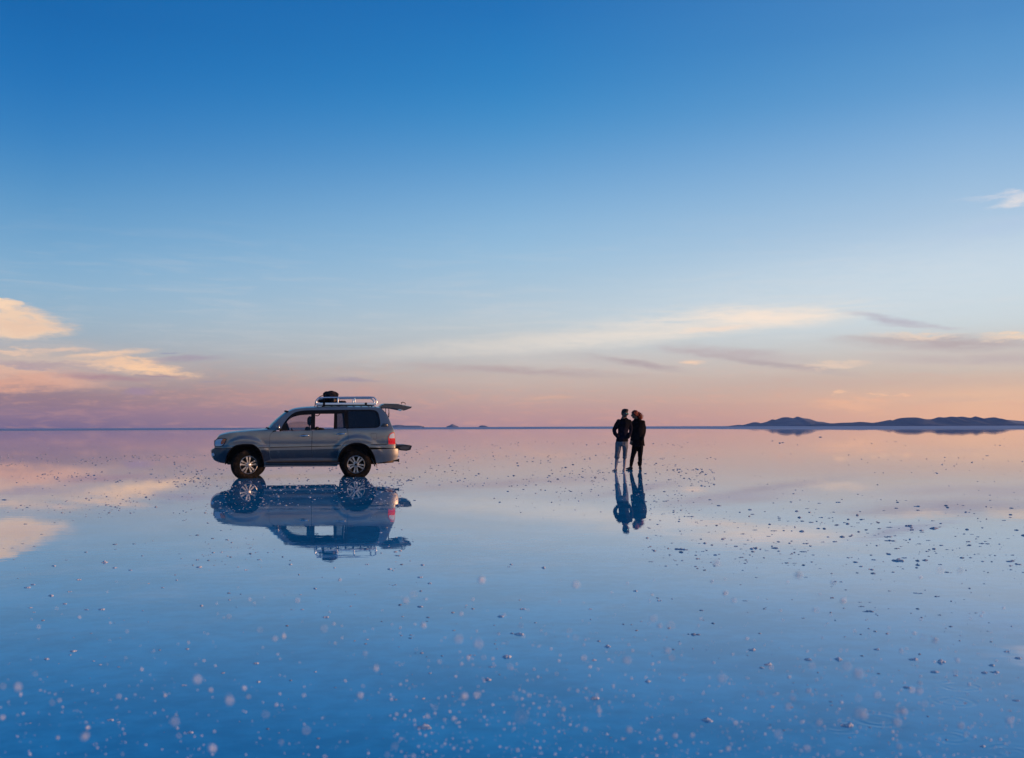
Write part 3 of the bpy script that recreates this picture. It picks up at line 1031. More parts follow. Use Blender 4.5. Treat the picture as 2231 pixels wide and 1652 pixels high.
# far front window, wound half down: its rounded glass edge shows through the cabin
def S_far(xz, yz):
    y = .9
    for _ in range(5):
        X, Z = P(xz, yz, y); y = half(X, Z)
    return (X, Z)
panel('half_open_glass', [S_far(*p) for p in curve([(862, 402), (905, 386), (960, 377), (1020, 375), (1090, 384)], 4) + [(1100, 462), (868, 466)]], glass('smoked_glass', (.74, .72, .70), .0), car, 1, off=-.03, rim=0)

# ---- panels that run across the car
def across(name, line, mat, n=13, crown=0.06, bulge=0.0, trim=0.0, power=2.2, parent=None, smooth=True):
    bm = bmesh.new()
    rows = []
    for X, Z in line:
        h = half(X, Z) - trim
        rows.append([(X - bulge * (1 - abs(t) ** power), h * t, Z + crown * (1 - abs(t) ** power)) for t in [(-1 + 2 * k / (n - 1)) for k in range(n)]])
    add_grid(bm, rows)
    bm.normal_update()
    return obj(name, bm, mat, parent or car, smooth)
def face_out(o, f):
    for p in o.data.polygons:
        pass
    bm_ = bmesh.new(); bm_.from_mesh(o.data); bm_.normal_update()
    for fc in bm_.faces:
        if fc.normal.dot(f(fc.calc_center_median())) < 0:
            fc.normal_flip()
    bm_.to_mesh(o.data); bm_.free()
    return o
UP = lambda c: Vector((0, 0, 1))
FW = lambda c: Vector((-1, 0, .2))
BW = lambda c: Vector((1, 0, 0))
hood = face_out(across('hood', Sp(hood_line), M['paint'], crown=.045, bulge=.03, power=3), lambda c: Vector((-.3, 0, 1)))
roof = face_out(across('roof', Sp(roof_line), M['paint'], crown=.05, bulge=.03), UP)
wsn = Sp(glass_line)
wind = face_out(across('windshield', wsn, M['glass_clear'], crown=.03, bulge=.10, trim=.03), FW)
for (X, Z), s_ in ((wsn[0], 0), (wsn[-1], 0)):
    bm = bmesh.new()
    add_tube(bm, [(X - .10 * (1 - abs(t) ** 2.2) - .005, (half(X, Z) - .02) * t, Z + .03 * (1 - abs(t) ** 2.2)) for t in [(-1 + k / 6) for k in range(13)]], .025, 6)
    obj('seal', bm, M['trim'], wind)
nose = Sp(curve([(146, 637), (146, 600), (152, 572), (165, 549)], 4))
front = face_out(across('front_panel', nose, M['paint'], crown=0, bulge=.05, power=2.4), FW)
bm = bmesh.new()
gz0, gz1 = S(147, 615)[1], S(152, 566)[1]
gx = S(146, 600)[0]
for k in range(6):
    z = gz0 + (gz1 - gz0) * k / 5
    add_tube(bm, [(gx - .052 * (1 - abs(y / .72) ** 2.4) - .004, y, z) for y in [(-.42 + .07 * i) for i in range(13)]], .010, 6)
grille = obj('grille', bm, M['chrome'], car)
bm = bmesh.new()
add_grid(bm, [[(gx - .046 * (1 - abs(y / .72) ** 2.4) - .004, y, z) for y in [(-.43 + .086 * i) for i in range(11)]] for z in (gz0 - .01, gz1 + .01)])
obj('mesh_screen', bm, M['trim'], grille)
bf = Sp(curve([(205, 786), (150, 764), (126, 728), (118, 690), (119, 658), (146, 641)], 4))
bm = bmesh.new()
rows = []
for X, Z in bf:
    h = half(X, Z) + .016
    rows.append([(X - .07 * (1 - abs(t) ** 2.4), h * t, Z) for t in [(-1 + k / 7) for k in range(15)]])
add_grid(bm, rows); bm.normal_update()
fbm = face_out(obj('front_bumper', bm, M['paint_shaded'], car), FW)
for s_ in (-1, 1):
    bm = bmesh.new()
    X, Z = S(140, 704)
    add_ball(bm, (X - .015, s_ * (half(X, Z) + .004), Z), .05, .03, .045, sub=2)
    obj('fog_lamp', bm, M['lamp_clear'], fbm)
br_ = Sp(curve([(1944, 645), (1972, 648), (1975, 690), (1966, 735), (1950, 756)], 4))
bm = bmesh.new()
add_grid(bm, [[(X + .05 * (1 - abs(t) ** 2.4), (half(X, Z) + .018) * t, Z) for t in [(-1 + k / 7) for k in range(15)]] for X, Z in br_])
face_out(obj('rear_bumper', bm, M['paint'], car), BW)
# rear opening surround
tz = Sp(tail_line)
for s_ in (-1, 1):
    bm = bmesh.new()
    add_grid(bm, [[(X, s_ * half(X, Z), Z), (X + .012, s_ * (half(X, Z) - .03), Z), (X - .03, s_ * (half(X, Z) - .12), Z)] for X, Z in tz])
    face_out(obj('rear_opening', bm, M['paint'], car), BW)

# ---- underbody, interior
bm = bmesh.new()
x0, zf = P(230, 770, -.5); x1, _ = P(1900, 760, -.5)
add_box(bm, x0 + .1, x1 - .1, -.50, .50, .34, .50, .02)
add_box(bm, FA[0] + .62, RA[0] - .60, -.86, .86, .40, .50, .02)
add_box(bm, RA[0] + .55, x1 - .15, -.80, .80, .42, .56, .02)
add_tube(bm, [(FA[0] + .03, -.7, .35), (FA[0] + .03, .7, .35)], .055, 10)
add_tube(bm, [(RA[0], -.7, .35), (RA[0], .7, .35)], .065, 10)
add_ball(bm, (RA[0], .1, .36), .16, .18, .15, sub=2)
ub = obj('underbody', bm, M['dark_metal'], car, smooth=False)
bm = bmesh.new()
a = P(1765, 780, -.45); b = P(1925, 768, -.45)
add_tube(bm, [(a[0], -.45, a[1]), ((a[0] + b[0]) / 2, -.47, a[1] + .015), (b[0], -.45, b[1])], .045, 10)
obj('exhaust', bm, Mat('rusty_steel', (.10, .065, .045), .7, .4).color_noise(20, (.05, .035, .03), (.20, .12, .07)).m, car)
a = P(1930, 772, -.05); b = P(1984, 760, -.05)
bm = bmesh.new()
add_box(bm, a[0] - .25, b[0], -.08, .04, b[1] - .035, b[1] + .02, .006)
add_box(bm, b[0] - .035, b[0], -.10, .06, b[1] - .045, b[1] + .035, .006)
obj('tow_hitch', bm, M['dark_metal'], car, smooth=False)
for s_ in (-1, 1):
    bm = bmesh.new()
    X, Z = P(1735, 800, -.85)
    add_box(bm, X - .012, X + .012, *sorted((s_ * .70, s_ * .90)), Z - .06, Z + .17, .004, Matrix.Translation((X, 0, Z)) @ Matrix.Rotation(R(-22), 4, 'Y') @ Matrix.Translation((-X, 0, -Z)))
    obj('mud_flap', bm, M['rubber'], car, smooth=False)
bm = bmesh.new()
pts = [P(x, y, -.80) for x, y in curve([(1752, 770), (1757, 795), (1758, 815), (1766, 838)], 5)]
add_tube(bm, [(X, -.80, Z) for X, Z in pts], .008, 6)
pts = [P(x, y, -.80) for x, y in curve([(1757, 795), (1768, 776), (1800, 772), (1850, 766)], 5)]
add_tube(bm, [(X, -.80, Z) for X, Z in pts], .008, 6)
obj('loose_strap', bm, M['strap_tan'], car)

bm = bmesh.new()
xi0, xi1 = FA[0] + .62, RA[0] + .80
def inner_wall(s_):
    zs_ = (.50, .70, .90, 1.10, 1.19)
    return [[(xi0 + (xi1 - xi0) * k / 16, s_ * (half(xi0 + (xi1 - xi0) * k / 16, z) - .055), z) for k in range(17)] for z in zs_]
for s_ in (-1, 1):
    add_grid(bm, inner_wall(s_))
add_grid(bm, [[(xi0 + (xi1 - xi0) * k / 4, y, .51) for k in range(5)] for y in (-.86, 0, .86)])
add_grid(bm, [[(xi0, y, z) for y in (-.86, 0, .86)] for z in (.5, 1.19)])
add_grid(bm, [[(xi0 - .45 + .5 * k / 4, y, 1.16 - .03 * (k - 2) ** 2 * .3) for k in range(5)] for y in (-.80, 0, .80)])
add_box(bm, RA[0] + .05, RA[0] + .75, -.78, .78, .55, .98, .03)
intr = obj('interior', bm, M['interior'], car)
bm = bmesh.new()
rl = [S(x, y + 14) for x, y in roof_line if 1000 < x < 1790]
add_grid(bm, [[(X, (half(X, Z) - .05) * t, Z - .02 + .045 * (1 - abs(t) ** 2.2)) for t in [(-1 + k / 5) for k in range(11)]] for X, Z in rl])
obj('headliner', bm, M['interior'], car)
# dashboard, wheel
bm = bmesh.new()
dx0, dz0 = S(770, 470)
add_box(bm, dx0 - .25, dx0 + .22, -.78, .78, dz0 - .32, dz0 - .015, .05)
obj('dashboard', bm, M['interior'], car)
bm = bmesh.new()
rot = Matrix.Translation((dx0 + .42, -.38, dz0 - .10)) @ Matrix.Rotation(R(62), 4, 'Y')
add_tube(bm, [rot @ Vector((.19 * math.cos(a), .19 * math.sin(a), 0)) for a in [2 * math.pi * k / 28 for k in range(28)]], .014, 6, closed=True)
add_tube(bm, [rot @ Vector((-.19, 0, 0)), rot @ Vector((0, 0, -.02)), rot @ Vector((.19, 0, 0))], .016, 6)
add_tube(bm, [rot @ Vector((0, 0, -.02)), rot @ Vector((0, 0, -.30))], .025, 6)
obj('steering_wheel', bm, M['rubber'], car)
# seats
def seat(x, y, zt, width, head, dash=0):
    bm = bmesh.new()
    add_box(bm, x - .50, x + .02, y - width / 2, y + width / 2, .62, .86, .05)
    m4 = Matrix.Translation((x, y, .80)) @ Matrix.Rotation(R(12), 4, 'Y')
    add_box(bm, -.06, .08, -width / 2, width / 2, 0, zt - .80, .05, m4)
    st = obj('seat', bm, M['seat'], car)
    for hy in head:
        bm = bmesh.new()
        hx = x + .20 * (zt - .80) + .04
        add_ball(bm, (hx + .01, y + hy, zt + .15), .072, .135, .122, sub=2)
        add_tube(bm, [(hx, y + hy - .05, zt - .04), (hx, y + hy - .05, zt + .12)], .012, 6)
        add_tube(bm, [(hx, y + hy + .05, zt - .04), (hx, y + hy + .05, zt + .12)], .012, 6)
        obj('headrest', bm, M['seat'], st)
fx, fz = P(1080, 358, -.38)
seat(fx - .12, -.38, fz - .17, .50, (0,))
seat(fx - .12, .38, fz - .19, .50, (0,))
rx_, rz_ = P(1440, 430, 0)
seat(rx_ - .02, 0, 1.12, 1.30, ())
bm = bmesh.new()
pts = [P(x, y, .66) for x, y in curve([(1150, 315), (1172, 318), (1190, 303), (1197, 288)], 5)]
add_tube(bm, [(X, .66, Z) for X, Z in pts], .013, 6)
obj('grab_handle', bm, M['interior'], car)
# low bags on the back seat
bm = bmesh.new()
for xz, yz, r_ in ((1165, 440, .07), (1200, 446, .06), (1220, 446, .05)):
    X, Z = P(xz, yz, .1)
    add_ball(bm, (X, .1, Z - .02), r_, .12, r_ * .9, sub=2)
obj('seat_top', bm, M['seat'], car)

# ---- wheels
def wheel(px, py, side, steer):
    X, Z = P(px, py, side * .80) if side < 0 else (px, py)
    hub = empty('wheel', (X, side * .80, Z), steer)
    hub.parent = car
    flip = Matrix.Scale(-1, 4, Vector((0, 1, 0))) if side > 0 else Matrix.Identity(4)
    RT = .398
    prof = [(.218, .10), (.226, .115), (.236, .128), (.254, .135), (.29, .140), (.335, .132), (.365, .122), (.385, .108), (RT - .004, .095), (RT, .07),
            (RT, .048), (RT - .012, .045), (RT - .012, .036), (RT, .033), (RT, .006), (RT - .012, .004), (RT - .012, -.004), (RT, -.006),
            (RT, -.033), (RT - .012, -.036), (RT - .012, -.045), (RT, -.048), (RT, -.07), (RT - .004, -.095), (.385, -.108), (.36, -.125), (.29, -.14), (.24, -.13), (.218, -.10)]
    bm = bmesh.new()
    add_lathe(bm, [(r, -y) for r, y in prof], 72, flip)
    # shoulder lugs
    for k in range(44):
        a = 2 * math.pi * k / 44
        m4 = flip @ Matrix.Rotation(a, 4, 'Y') @ Matrix.Translation((RT - .018, -.098 if k % 2 else -.090, 0))
        add_box(bm, -.012, .012, -.022, .022, -.016, .016, .003, m4)
    t = obj('tyre', bm, M['tyre'], hub)
    sharp(t, 40)
    bm = bmesh.new()
    add_lathe(bm, [(.220, .11), (.229, -.118), (.228, -.132), (.219, -.135), (.210, -.124), (.203, -.085), (.198, .0), (.198, .10)], 64, flip)
    for k in range(5):
        base = (math.pi / 2 if steer else -math.pi / 2) + 2 * math.pi * k / 5
        for d in (-1, 1):
            m4 = flip @ Matrix.Rotation(-base, 4, 'Y')
            # tapered twin bars from hub to rim
            vs = []
            for r_, off, wd, y_ in ((.050, .018 * d, .015, -.114), (.125, .031 * d, .017, -.110), (.211, .046 * d, .026, -.106)):
                for yy in (y_, y_ + .04):
                    for ww in (-wd, wd):
                        vs.append(bm.verts.new(m4 @ Vector((r_, yy, off + ww))))
            for s0 in (0, 4):
                q = vs[s0:s0 + 8]
                bm.faces.new((q[0], q[1], q[5], q[4])); bm.faces.new((q[2], q[6], q[7], q[3]))
                bm.faces.new((q[0], q[4], q[6], q[2])); bm.faces.new((q[1], q[3], q[7], q[5]))
    add_lathe(bm, [(.0, -.118), (.030, -.118), (.060, -.114), (.074, -.105), (.074, -.06)], 32, flip)
    bmesh.ops.recalc_face_normals(bm, faces=bm.faces)
    rim = sharp(obj('rim', bm, M['alloy'], hub), 30)
    bm = bmesh.new()
    add_lathe(bm, [(0, -.128), (.026, -.127), (.034, -.120), (.034, -.10)], 24, flip)
    obj('hub_cap', bm, M['trim'] if not steer else M['alloy'], hub)
    for k in range(6):
        bm = bmesh.new()
        a = 2 * math.pi * k / 6 + .3
        m4 = flip @ Matrix.Rotation(a, 4, 'Y') @ Matrix.Translation((.054, -.115, 0))
        add_lathe(bm, [(0, -.012), (.010, -.012), (.010, .01)], 8, m4)
        obj('lug_nut', bm, M['dark_metal'], hub)
    bm = bmesh.new()
    add_lathe(bm, [(0, -.03), (.16, -.03), (.16, .02), (0, .02)], 40, flip)
    obj('brake_disc', bm, M['dark_metal'], hub)
    return X, Z
ST = R(23)
wx, wz = wheel(468, 806, -1, ST)
wheel(wx, wz, 1, ST)
wx2, wz2 = wheel(1552, 801, -1, 0)
wheel(wx2, wz2, 1, 0)

# ---- wiper at the cowl
bm = bmesh.new()
a = P(632, 455, -.55); b = P(672, 438, -.55); c = P(684, 450, -.6)
add_tube(bm, [(a[0], -.45, a[1]), (b[0] - .01, -.52, b[1] + .0), (c[0], -.60, c[1])], [.008, .016, .02], 6)
add_ball(bm, (b[0] + .02, -.55, b[1] - .012), .045, .05, .03, sub=2)
obj('wiper', bm, M['trim'], car)

# ---- raised upper tailgate
hp = curve([(1788, 236), (1800, 214), (1830, 202), (1950, 204), (2005, 208), (2060, 219), (2106, 228)], 4) + curve([(2106, 228), (2100, 240), (2045, 264), (2005, 256), (1900, 238), (1812, 240)], 4)[1:]
hatch_pts = [P(x, y, -.66) for x, y in hp]
def extrude_profile(bm, pts, y0, y1, taper=0.0, n=9, crown=0.0):
    rows = []
    cx = sum(p[0] for p in pts) / len(pts); cz = sum(p[1] for p in pts) / len(pts)
    for k in range(n):
        t = -1 + 2 * k / (n - 1)
        y = (y0 + y1) / 2 + t * (y1 - y0) / 2
        e = 1 - taper * abs(t) ** 6
        rows.append([(cx + (X - cx) * e, y, cz + (Z - cz) * e + crown * (1 - t * t)) for X, Z in pts])
    vr = [[bm.verts.new(p) for p in r] for r in rows]
    m = len(pts)
    for a, b in zip(vr, vr[1:]):
        for k in range(m):
            bm.faces.new((a[k], a[(k + 1) % m], b[(k + 1) % m], b[k]))
    bm.faces.new(vr[0]); bm.faces.new(vr[-1][::-1])
    bmesh.ops.recalc_face_normals(bm, faces=bm.faces)
bm = bmesh.new()
extrude_profile(bm, hatch_pts, -.69, .69, .05, 11, .025)
bm.normal_update()
for f in bm.faces:
    if f.normal.z < -.25 and f.calc_center_median().x < hatch_pts[6][0] + .52:
        f.material_index = 1
hatch = sharp(obj('tailgate', bm, [M['paint_shaded'], M['trim']], car), 40)
bm = bmesh.new()
k_ = [P(x, y, -.4) for x, y in ((2040, 214), (2108, 226), (2104, 240), (2048, 262))]
extrude_profile(bm, k_, -.42, .42, 0, 3)
obj('latch_panel', bm, M['dark_metal'], hatch, smooth=False)
hatch['label'] = 'upper tailgate raised level with the roof'
bm = bmesh.new()
gl = [P(x, y, -.6) for x, y in ((1835, 199), (1950, 201), (2000, 206))]
add_grid(bm, [[(X, y, Z + .006 + .025 * (1 - (y / .69) ** 2)) for X, Z in gl] for y in (-.56, -.3, 0, .3, .56)])
obj('rear_window', bm, M['glass_dark'], hatch)
bm = bmesh.new()
h_ = [P(x, y, -.25) for x, y in ((2008, 207), (2008, 193), (2025, 190), (2042, 198), (2046, 212))]
add_tube(bm, [(X, -.25, Z + .02) for X, Z in h_], .010, 6)
add_tube(bm, [(h_[2][0], -.25, h_[2][1] + .02), (h_[2][0] - .02, .15, h_[2][1] + .02)], .010, 6)
obj('rear_wiper', bm, M['trim'], hatch)
for xz, y in ((1880, -.62), (1880, .62)):
    bm = bmesh.new()
    a = P(1880, 238, -.62); b = P(1883, 334, -.62)
    add_tube(bm, [(a[0], y, a[1]), ((a[0] + b[0]) / 2, y, (a[1] + b[1]) / 2)], .010, 6)
    add_tube(bm, [((a[0] + b[0]) / 2, y, (a[1] + b[1]) / 2), (b[0] - .01, y, b[1])], .014, 6)
    obj('gas_strut', bm, M['trim'], hatch)
# ---- dropped lower tailgate
lp = [P(x, y, -.64) for x, y in ((1942, 618), (1955, 611), (2060, 607), (2108, 614), (2110, 622), (2096, 658), (2052, 668), (1992, 662), (1948, 640))]
bm = bmesh.new()
extrude_profile(bm, lp, -.68, .68, .02, 5)
lg = sharp(obj('drop_gate', bm, M['dark_metal'], car), 30)
lg['label'] = 'lower tailgate folded down flat'
lq = [P(x, y, -.69) for x, y in ((1985, 632), (2012, 620), (2090, 622), (2080, 650), (2040, 657), (1996, 652))]
bm = bmesh.new()
extrude_profile(bm, lq, -.695, -.66, 0, 2)
obj('inner_panel', bm, M['paint_shaded'], lg, smooth=False)
for y in (-.66, .66):
    bm = bmesh.new()
    a = P(1944, 590, -.66); b = P(1995, 616, -.66)
    add_tube(bm, [(a[0] - .02, y, a[1]), (b[0], y, b[1])], .006, 6)
    obj('stay_cable', bm, M['dark_metal'], lg)

# ---- roof basket
rk = empty('roof_rack', (0, 0, 0)); rk.parent = car
YR = .60
bot = [P(x, y, -YR) for x, y in ((1160, 200), (1762, 194))]
zb = (bot[0][1] + bot[1][1]) / 2 - .005
for s_ in (-1, 1):
    bm = bmesh.new()
    add_box(bm, bot[0][0], bot[1][0], s_ * YR - .018, s_ * YR + .018, zb - .030, zb + .030, .008)
    obj('side_rail', bm, M['rack'], rk)
    bm = bmesh.new()
    up = [P(x, y, -YR) for x, y in curve([(1158, 200), (1160, 172), (1176, 148), (1205, 138), (1370, 135), (1560, 133), (1710, 133), (1742, 145), (1758, 168), (1760, 190)], 5)]
    add_tube(bm, [(X, s_ * YR, Z) for X, Z in up], .019, 8)
    obj('top_rail', bm, M['rack'], rk)
    for xz in (1374, 1540):
        X = P(xz, 160, -YR)[0]
        bm = bmesh.new()
        add_box(bm, X - .018, X + .018, s_ * YR - .016, s_ * YR + .016, zb, zb + .15, .004)
        obj('upright', bm, M['rack'], rk)
    for xz in (1235, 1652):
        X = P(xz, 200, -YR)[0]
        bm = bmesh.new()
        add_box(bm, X - .03, X + .03, s_ * YR - .025, s_ * YR + .025, zb - .05, zb + .035, .006)
        obj('clamp', bm, M['trim'], rk)
    bm = bmesh.new()
    rr = [P(x, y, -.62) for x, y in curve([(1218, 228), (1250, 216), (1450, 214), (1680, 214), (1715, 228)], 5)]
    add_tube(bm, [(X, s_ * .62, Z) for X, Z in rr], .017, 8)
    obj('roof_rail', bm, M['trim'], rk)
for k in range(9):
    X = bot[0][0] + (bot[1][0] - bot[0][0]) * k / 8
    bm = bmesh.new()
    add_box(bm, X - .022 + (.022 if k == 0 else 0) - (.022 if k == 8 else 0), X + .022 + (.022 if k == 0 else 0) - (.022 if k == 8 else 0), -YR + .018, YR - .018, zb - .012, zb + .010, .004)
    obj('cross_bar', bm, M['rack'], rk)
for xz, yz in ((1205, 138), (1715, 134)):
    X, Z = P(xz, yz, -YR)
    bm = bmesh.new()
    add_tube(bm, [(X, -YR, Z), (X, 0, Z), (X, YR, Z)], .017, 8)
    obj('end_rail', bm, M['rack'], rk)

# ---- luggage on the rack
bx, bz = P(1300, 186, -.1)
bag_o = empty('rucksack', car.matrix_world @ Vector((0, 0, 0)))
RW = Matrix.Rotation(YAW, 4, 'Z')
bag_o.location = car_loc + (RW.to_3x3() @ Vector((bx, -.1, zb + .012)))
bag_o.rotation_euler = (0, 0, YAW)
tag(bag_o, 'dark bulging rucksack lashed in the silver roof rack', 'rucksack')
def Bp(xz, yz, y=-.1):
    X, Z = P(xz, yz, y)
    return Vector((X - bx, y + .1, Z - zb - .012))
bm = bmesh.new()
c1 = Bp(1306, 114); add_ball(bm, c1 + Vector((0, 0, -.015)), .185, .22, .14)
c2 = Bp(1300, 160); add_ball(bm, c2, .22, .26, .09)
c3 = Bp(1235, 172); add_ball(bm, c3, .17, .22, .055)
c4 = Bp(1410, 180); add_ball(bm, c4, .13, .15, .035)
c5 = Bp(1262, 110); add_ball(bm, c5, .10, .16, .10)
add_ball(bm, Bp(1352, 110), .075, .14, .075)
fuse('fabric', bm, M['bag'], bag_o, .016, 4, .012, 9)
for pts in ([(1246, 100), (1252, 130), (1260, 178)], [(1356, 92), (1372, 125), (1384, 172)]):
    bm = bmesh.new()
    add_tube(bm, [Bp(x, y, -.33) for x, y in curve(pts, 5)], .012, 6)
    obj('strap', bm, M['trim'], bag_o)
bm = bmesh.new()
add_tube(bm, [Bp(x, y, -.30) for x, y in curve([(1240, 116), (1200, 124), (1160, 158), (1148, 190), (1146, 214), (1138, 226)], 6)], .011, 6)
obj('tie_strap', bm, M['trim'], bag_o)
bm = bmesh.new()
add_ball(bm, Bp(1338, 160, -.36), .035, .03, .055, sub=2)
obj('side_pocket', bm, M['strap_tan'], bag_o)

# ================================================================== THE TWO PEOPLE
M['jacket_navy'] = Mat('navy_jacket', (.006, .004, .012), .9, Specular_IOR_Level=.12).color_noise(5, (.003, .003, .005), (.009, .006, .015)).m
M['jacket_black'] = Mat('black_coat', (.004, .003, .004), .9, Specular_IOR_Level=.1).color_noise(5, (.003, .002, .003), (.010, .007, .009)).m
M['trousers_grey'] = Mat('grey_trousers', (.10, .11, .13), .9, Specular_IOR_Level=.2).color_noise(8, (.085, .09, .105), (.15, .15, .165)).m
M['trousers_black'] = Mat('black_trousers', (.004, .003, .004), .9, Specular_IOR_Level=.1).m
sk = Mat('skin', (.2, .12, .09), .6, Specular_IOR_Level=.25)
tcs = sk.n('ShaderNodeTexCoord'); sps = sk.n('ShaderNodeSeparateXYZ')
sk.l(tcs.outputs['Object'], sps.inputs[0])
crust = sk.n('ShaderNodeMath', operation='ADD')
sk.l(sps.outputs[2], crust.inputs[0]); sk.l(sk.remap(sk.noise(12, 4), .2, .8, -.08, .08), crust.inputs[1])
# dried salt up to the shins
sk.l(sk.blend(sk.remap(crust.outputs[0], .55, .36), sk.blend(sk.remap(sk.noise(9), .35, .65), (.14, .075, .05), (.20, .11, .08)), (.30, .25, .26)), sk.b.inputs['Base Color'])
M['skin'] = sk.m
M['skin_salt'] = M['skin']
M['hair_dark'] = Mat('dark_hair', (.008, .006, .005), .6, Specular_IOR_Level=.3).m
M['hair_red'] = Mat('auburn_hair', (.10, .022, .008), .55, Specular_IOR_Level=.3).color_noise(30, (.03, .004, .002), (.34, .035, .008)).m
M['lens_teal'] = Mat('teal_lens', (.02, .16, .20), .12, .7).m
M['lens_black'] = Mat('black_lens', (.006, .006, .006), .15).m
M['boot'] = Mat('dark_boot', (.006, .005, .006), .6).m

XA = lambda a: (1500 + a / 9.18) / 1.147468
YB = lambda b: (1010 + b / 9.18) / 1.147468

class Figure:
    def __init__(s, name, foot, label):
        s.o = ground_at(XA(foot[0]), YB(foot[1]))
        s.root = empty(name, s.o, 0)
        tag(s.root, label, 'person')
    def v(s, a, b, dy=0.0):
        d = ray(XA(a), YB(b))
        t = (s.o.y + dy) / d.y
        return Vector((d.x * t - s.o.x, dy, CAM_H + d.z * t))
    def px(s, n):
        return n / 9.18 / 1.147468 / F_PX * s.o.y

def torso(bm, fig, rings, depth=.62):
    """loft of ellipses: (row, centre, half width in trace units, forward shift)"""
    seg = 24
    vr = []
    for b, a, hw, dy in rings:
        c = fig.v(a, b, dy); w_ = fig.px(hw)
        vr.append([bm.verts.new(c + Vector((w_ * math.cos(2 * math.pi * k / seg), w_ * depth * math.sin(2 * math.pi * k / seg), 0))) for k in range(seg)])
    for a, b in zip(vr, vr[1:]):
        for k in range(seg):
            bm.faces.new((a[k], a[(k + 1) % seg], b[(k + 1) % seg], b[k]))
    bm.faces.new(vr[0]); bm.faces.new(vr[-1][::-1])
    bmesh.ops.recalc_face_normals(bm, faces=bm.faces)

def limb(bm, pts, flat=1.0):
    for (p, r0), (q, r1) in zip(pts, pts[1:]):
        add_capsule(bm, p, q, r0, r1, flat)

def head(bm, c, rot):
    """skull, jaw, brow, nose, lips, ears; face looks along -y before rotation"""
    g = lambda x, y, z: Vector(c) + rot @ Vector((x, y, z))
    add_ball(bm, g(0, .012, .035), .074, .094, .086, rot)
    add_ball(bm, g(0, -.022, -.030), .060, .066, .078, rot)
    add_ball(bm, g(0, -.050, -.082), .034, .032, .026, rot)
    add_ball(bm, g(0, -.078, .022), .052, .014, .012, rot, 2)
    add_capsule(bm, g(0, -.086, .012), g(0, -.108, -.024), .010, .015, 1)
    add_ball(bm, g(0, -.084, -.056), .024, .010, .008, rot, 2)
    add_ball(bm, g(0, -.084, -.066), .020, .010, .007, rot, 2)
    for s_ in (-1, 1):
        add_ball(bm, g(s_ * .076, .018, -.006), .010, .022, .034, rot, 2)
        add_ball(bm, g(s_ * .040, -.062, -.016), .022, .022, .020, rot, 2)
    add_capsule(bm, g(0, .02, -.04), g(0, .03, -.15), .050, .056)

def shades(fig, c, rot, mat):
    g = lambda x, y, z: Vector(c) + rot @ Vector((x, y, z))
    bm = bmesh.new()
    for s_ in (-1, 1):
        add_ball(bm, g(s_ * .036, -.090, .006), .031, .012, .024, rot, 2)
        add_tube(bm, [g(s_ * .064, -.080, .012), g(s_ * .078, -.03, .012), g(s_ * .080, .02, .004)], .0035, 6)
    add_tube(bm, [g(-.014, -.098, .012), g(.014, -.098, .012)], .004, 6)
    return obj('sunglasses', bm, mat, fig.root)

def hand(bm, wrist, direction, palm_n, thumb_side, curl=.35):
    """palm, four unequal fingers bent at two joints, and a thumb from the side of the palm"""
    d = Vector(direction).normalized(); n = Vector(palm_n); n = (n - d * n.dot(d)).normalized(); s_ = d.cross(n) * thumb_side
    w_ = Vector(wrist)
    add_capsule(bm, w_, w_ + d * .03, .024, .030, .62, n)
    for k, o_ in enumerate((.030, .010, -.010, -.029)):
        add_capsule(bm, w_ + d * .02 + s_ * o_ * .7, w_ + d * .085 + s_ * o_, .015, .013, .9, n)
        L = (.040, .045, .042, .032)[k]
        p0 = w_ + d * .088 + s_ * o_ * 1.1
        a = curl * (1 + .12 * k)
        d1 = (d * math.cos(a) + n * math.sin(a)); d2 = (d * math.cos(2.1 * a) + n * math.sin(2.1 * a))
        p1 = p0 + d1 * L; p2 = p1 + d2 * L * .62; p3 = p2 + (d2 + n * .25).normalized() * L * .5
        add_capsule(bm, p0, p1, .0085, .0078); add_capsule(bm, p1, p2, .0078, .0072); add_capsule(bm, p2, p3, .0072, .0062)
    t0 = w_ + d * .025 + s_ * .026
    t1 = t0 + (d * .75 + s_ * .75 + n * .35).normalized() * .038
    t2 = t1 + (d * .95 + s_ * .25 + n * .35).normalized() * .030
    add_capsule(bm, t0, t1, .015, .011); add_capsule(bm, t1, t2, .011, .009)

def foot(bm, ankle, heel, toe, r=.036):
    add_capsule(bm, ankle, heel, r, .034)
    add_capsule(bm, heel, heel.lerp(toe, .55), .034, .040, .8, (0, 0, 1))
    add_capsule(bm, heel.lerp(toe, .5), toe, .042, .024, .6, (0, 0, 1))
    sd_ = (toe - heel).normalized().cross(Vector((0, 0, 1)))
    for k in range(5):
        b = toe + sd_ * (.034 - .017 * k) * .9 - (toe - heel).normalized() * (.012 + .006 * k)
        add_capsule(bm, b, b + (toe - heel).normalized() * .026, .011 if k else .014, .009 if k else .012)

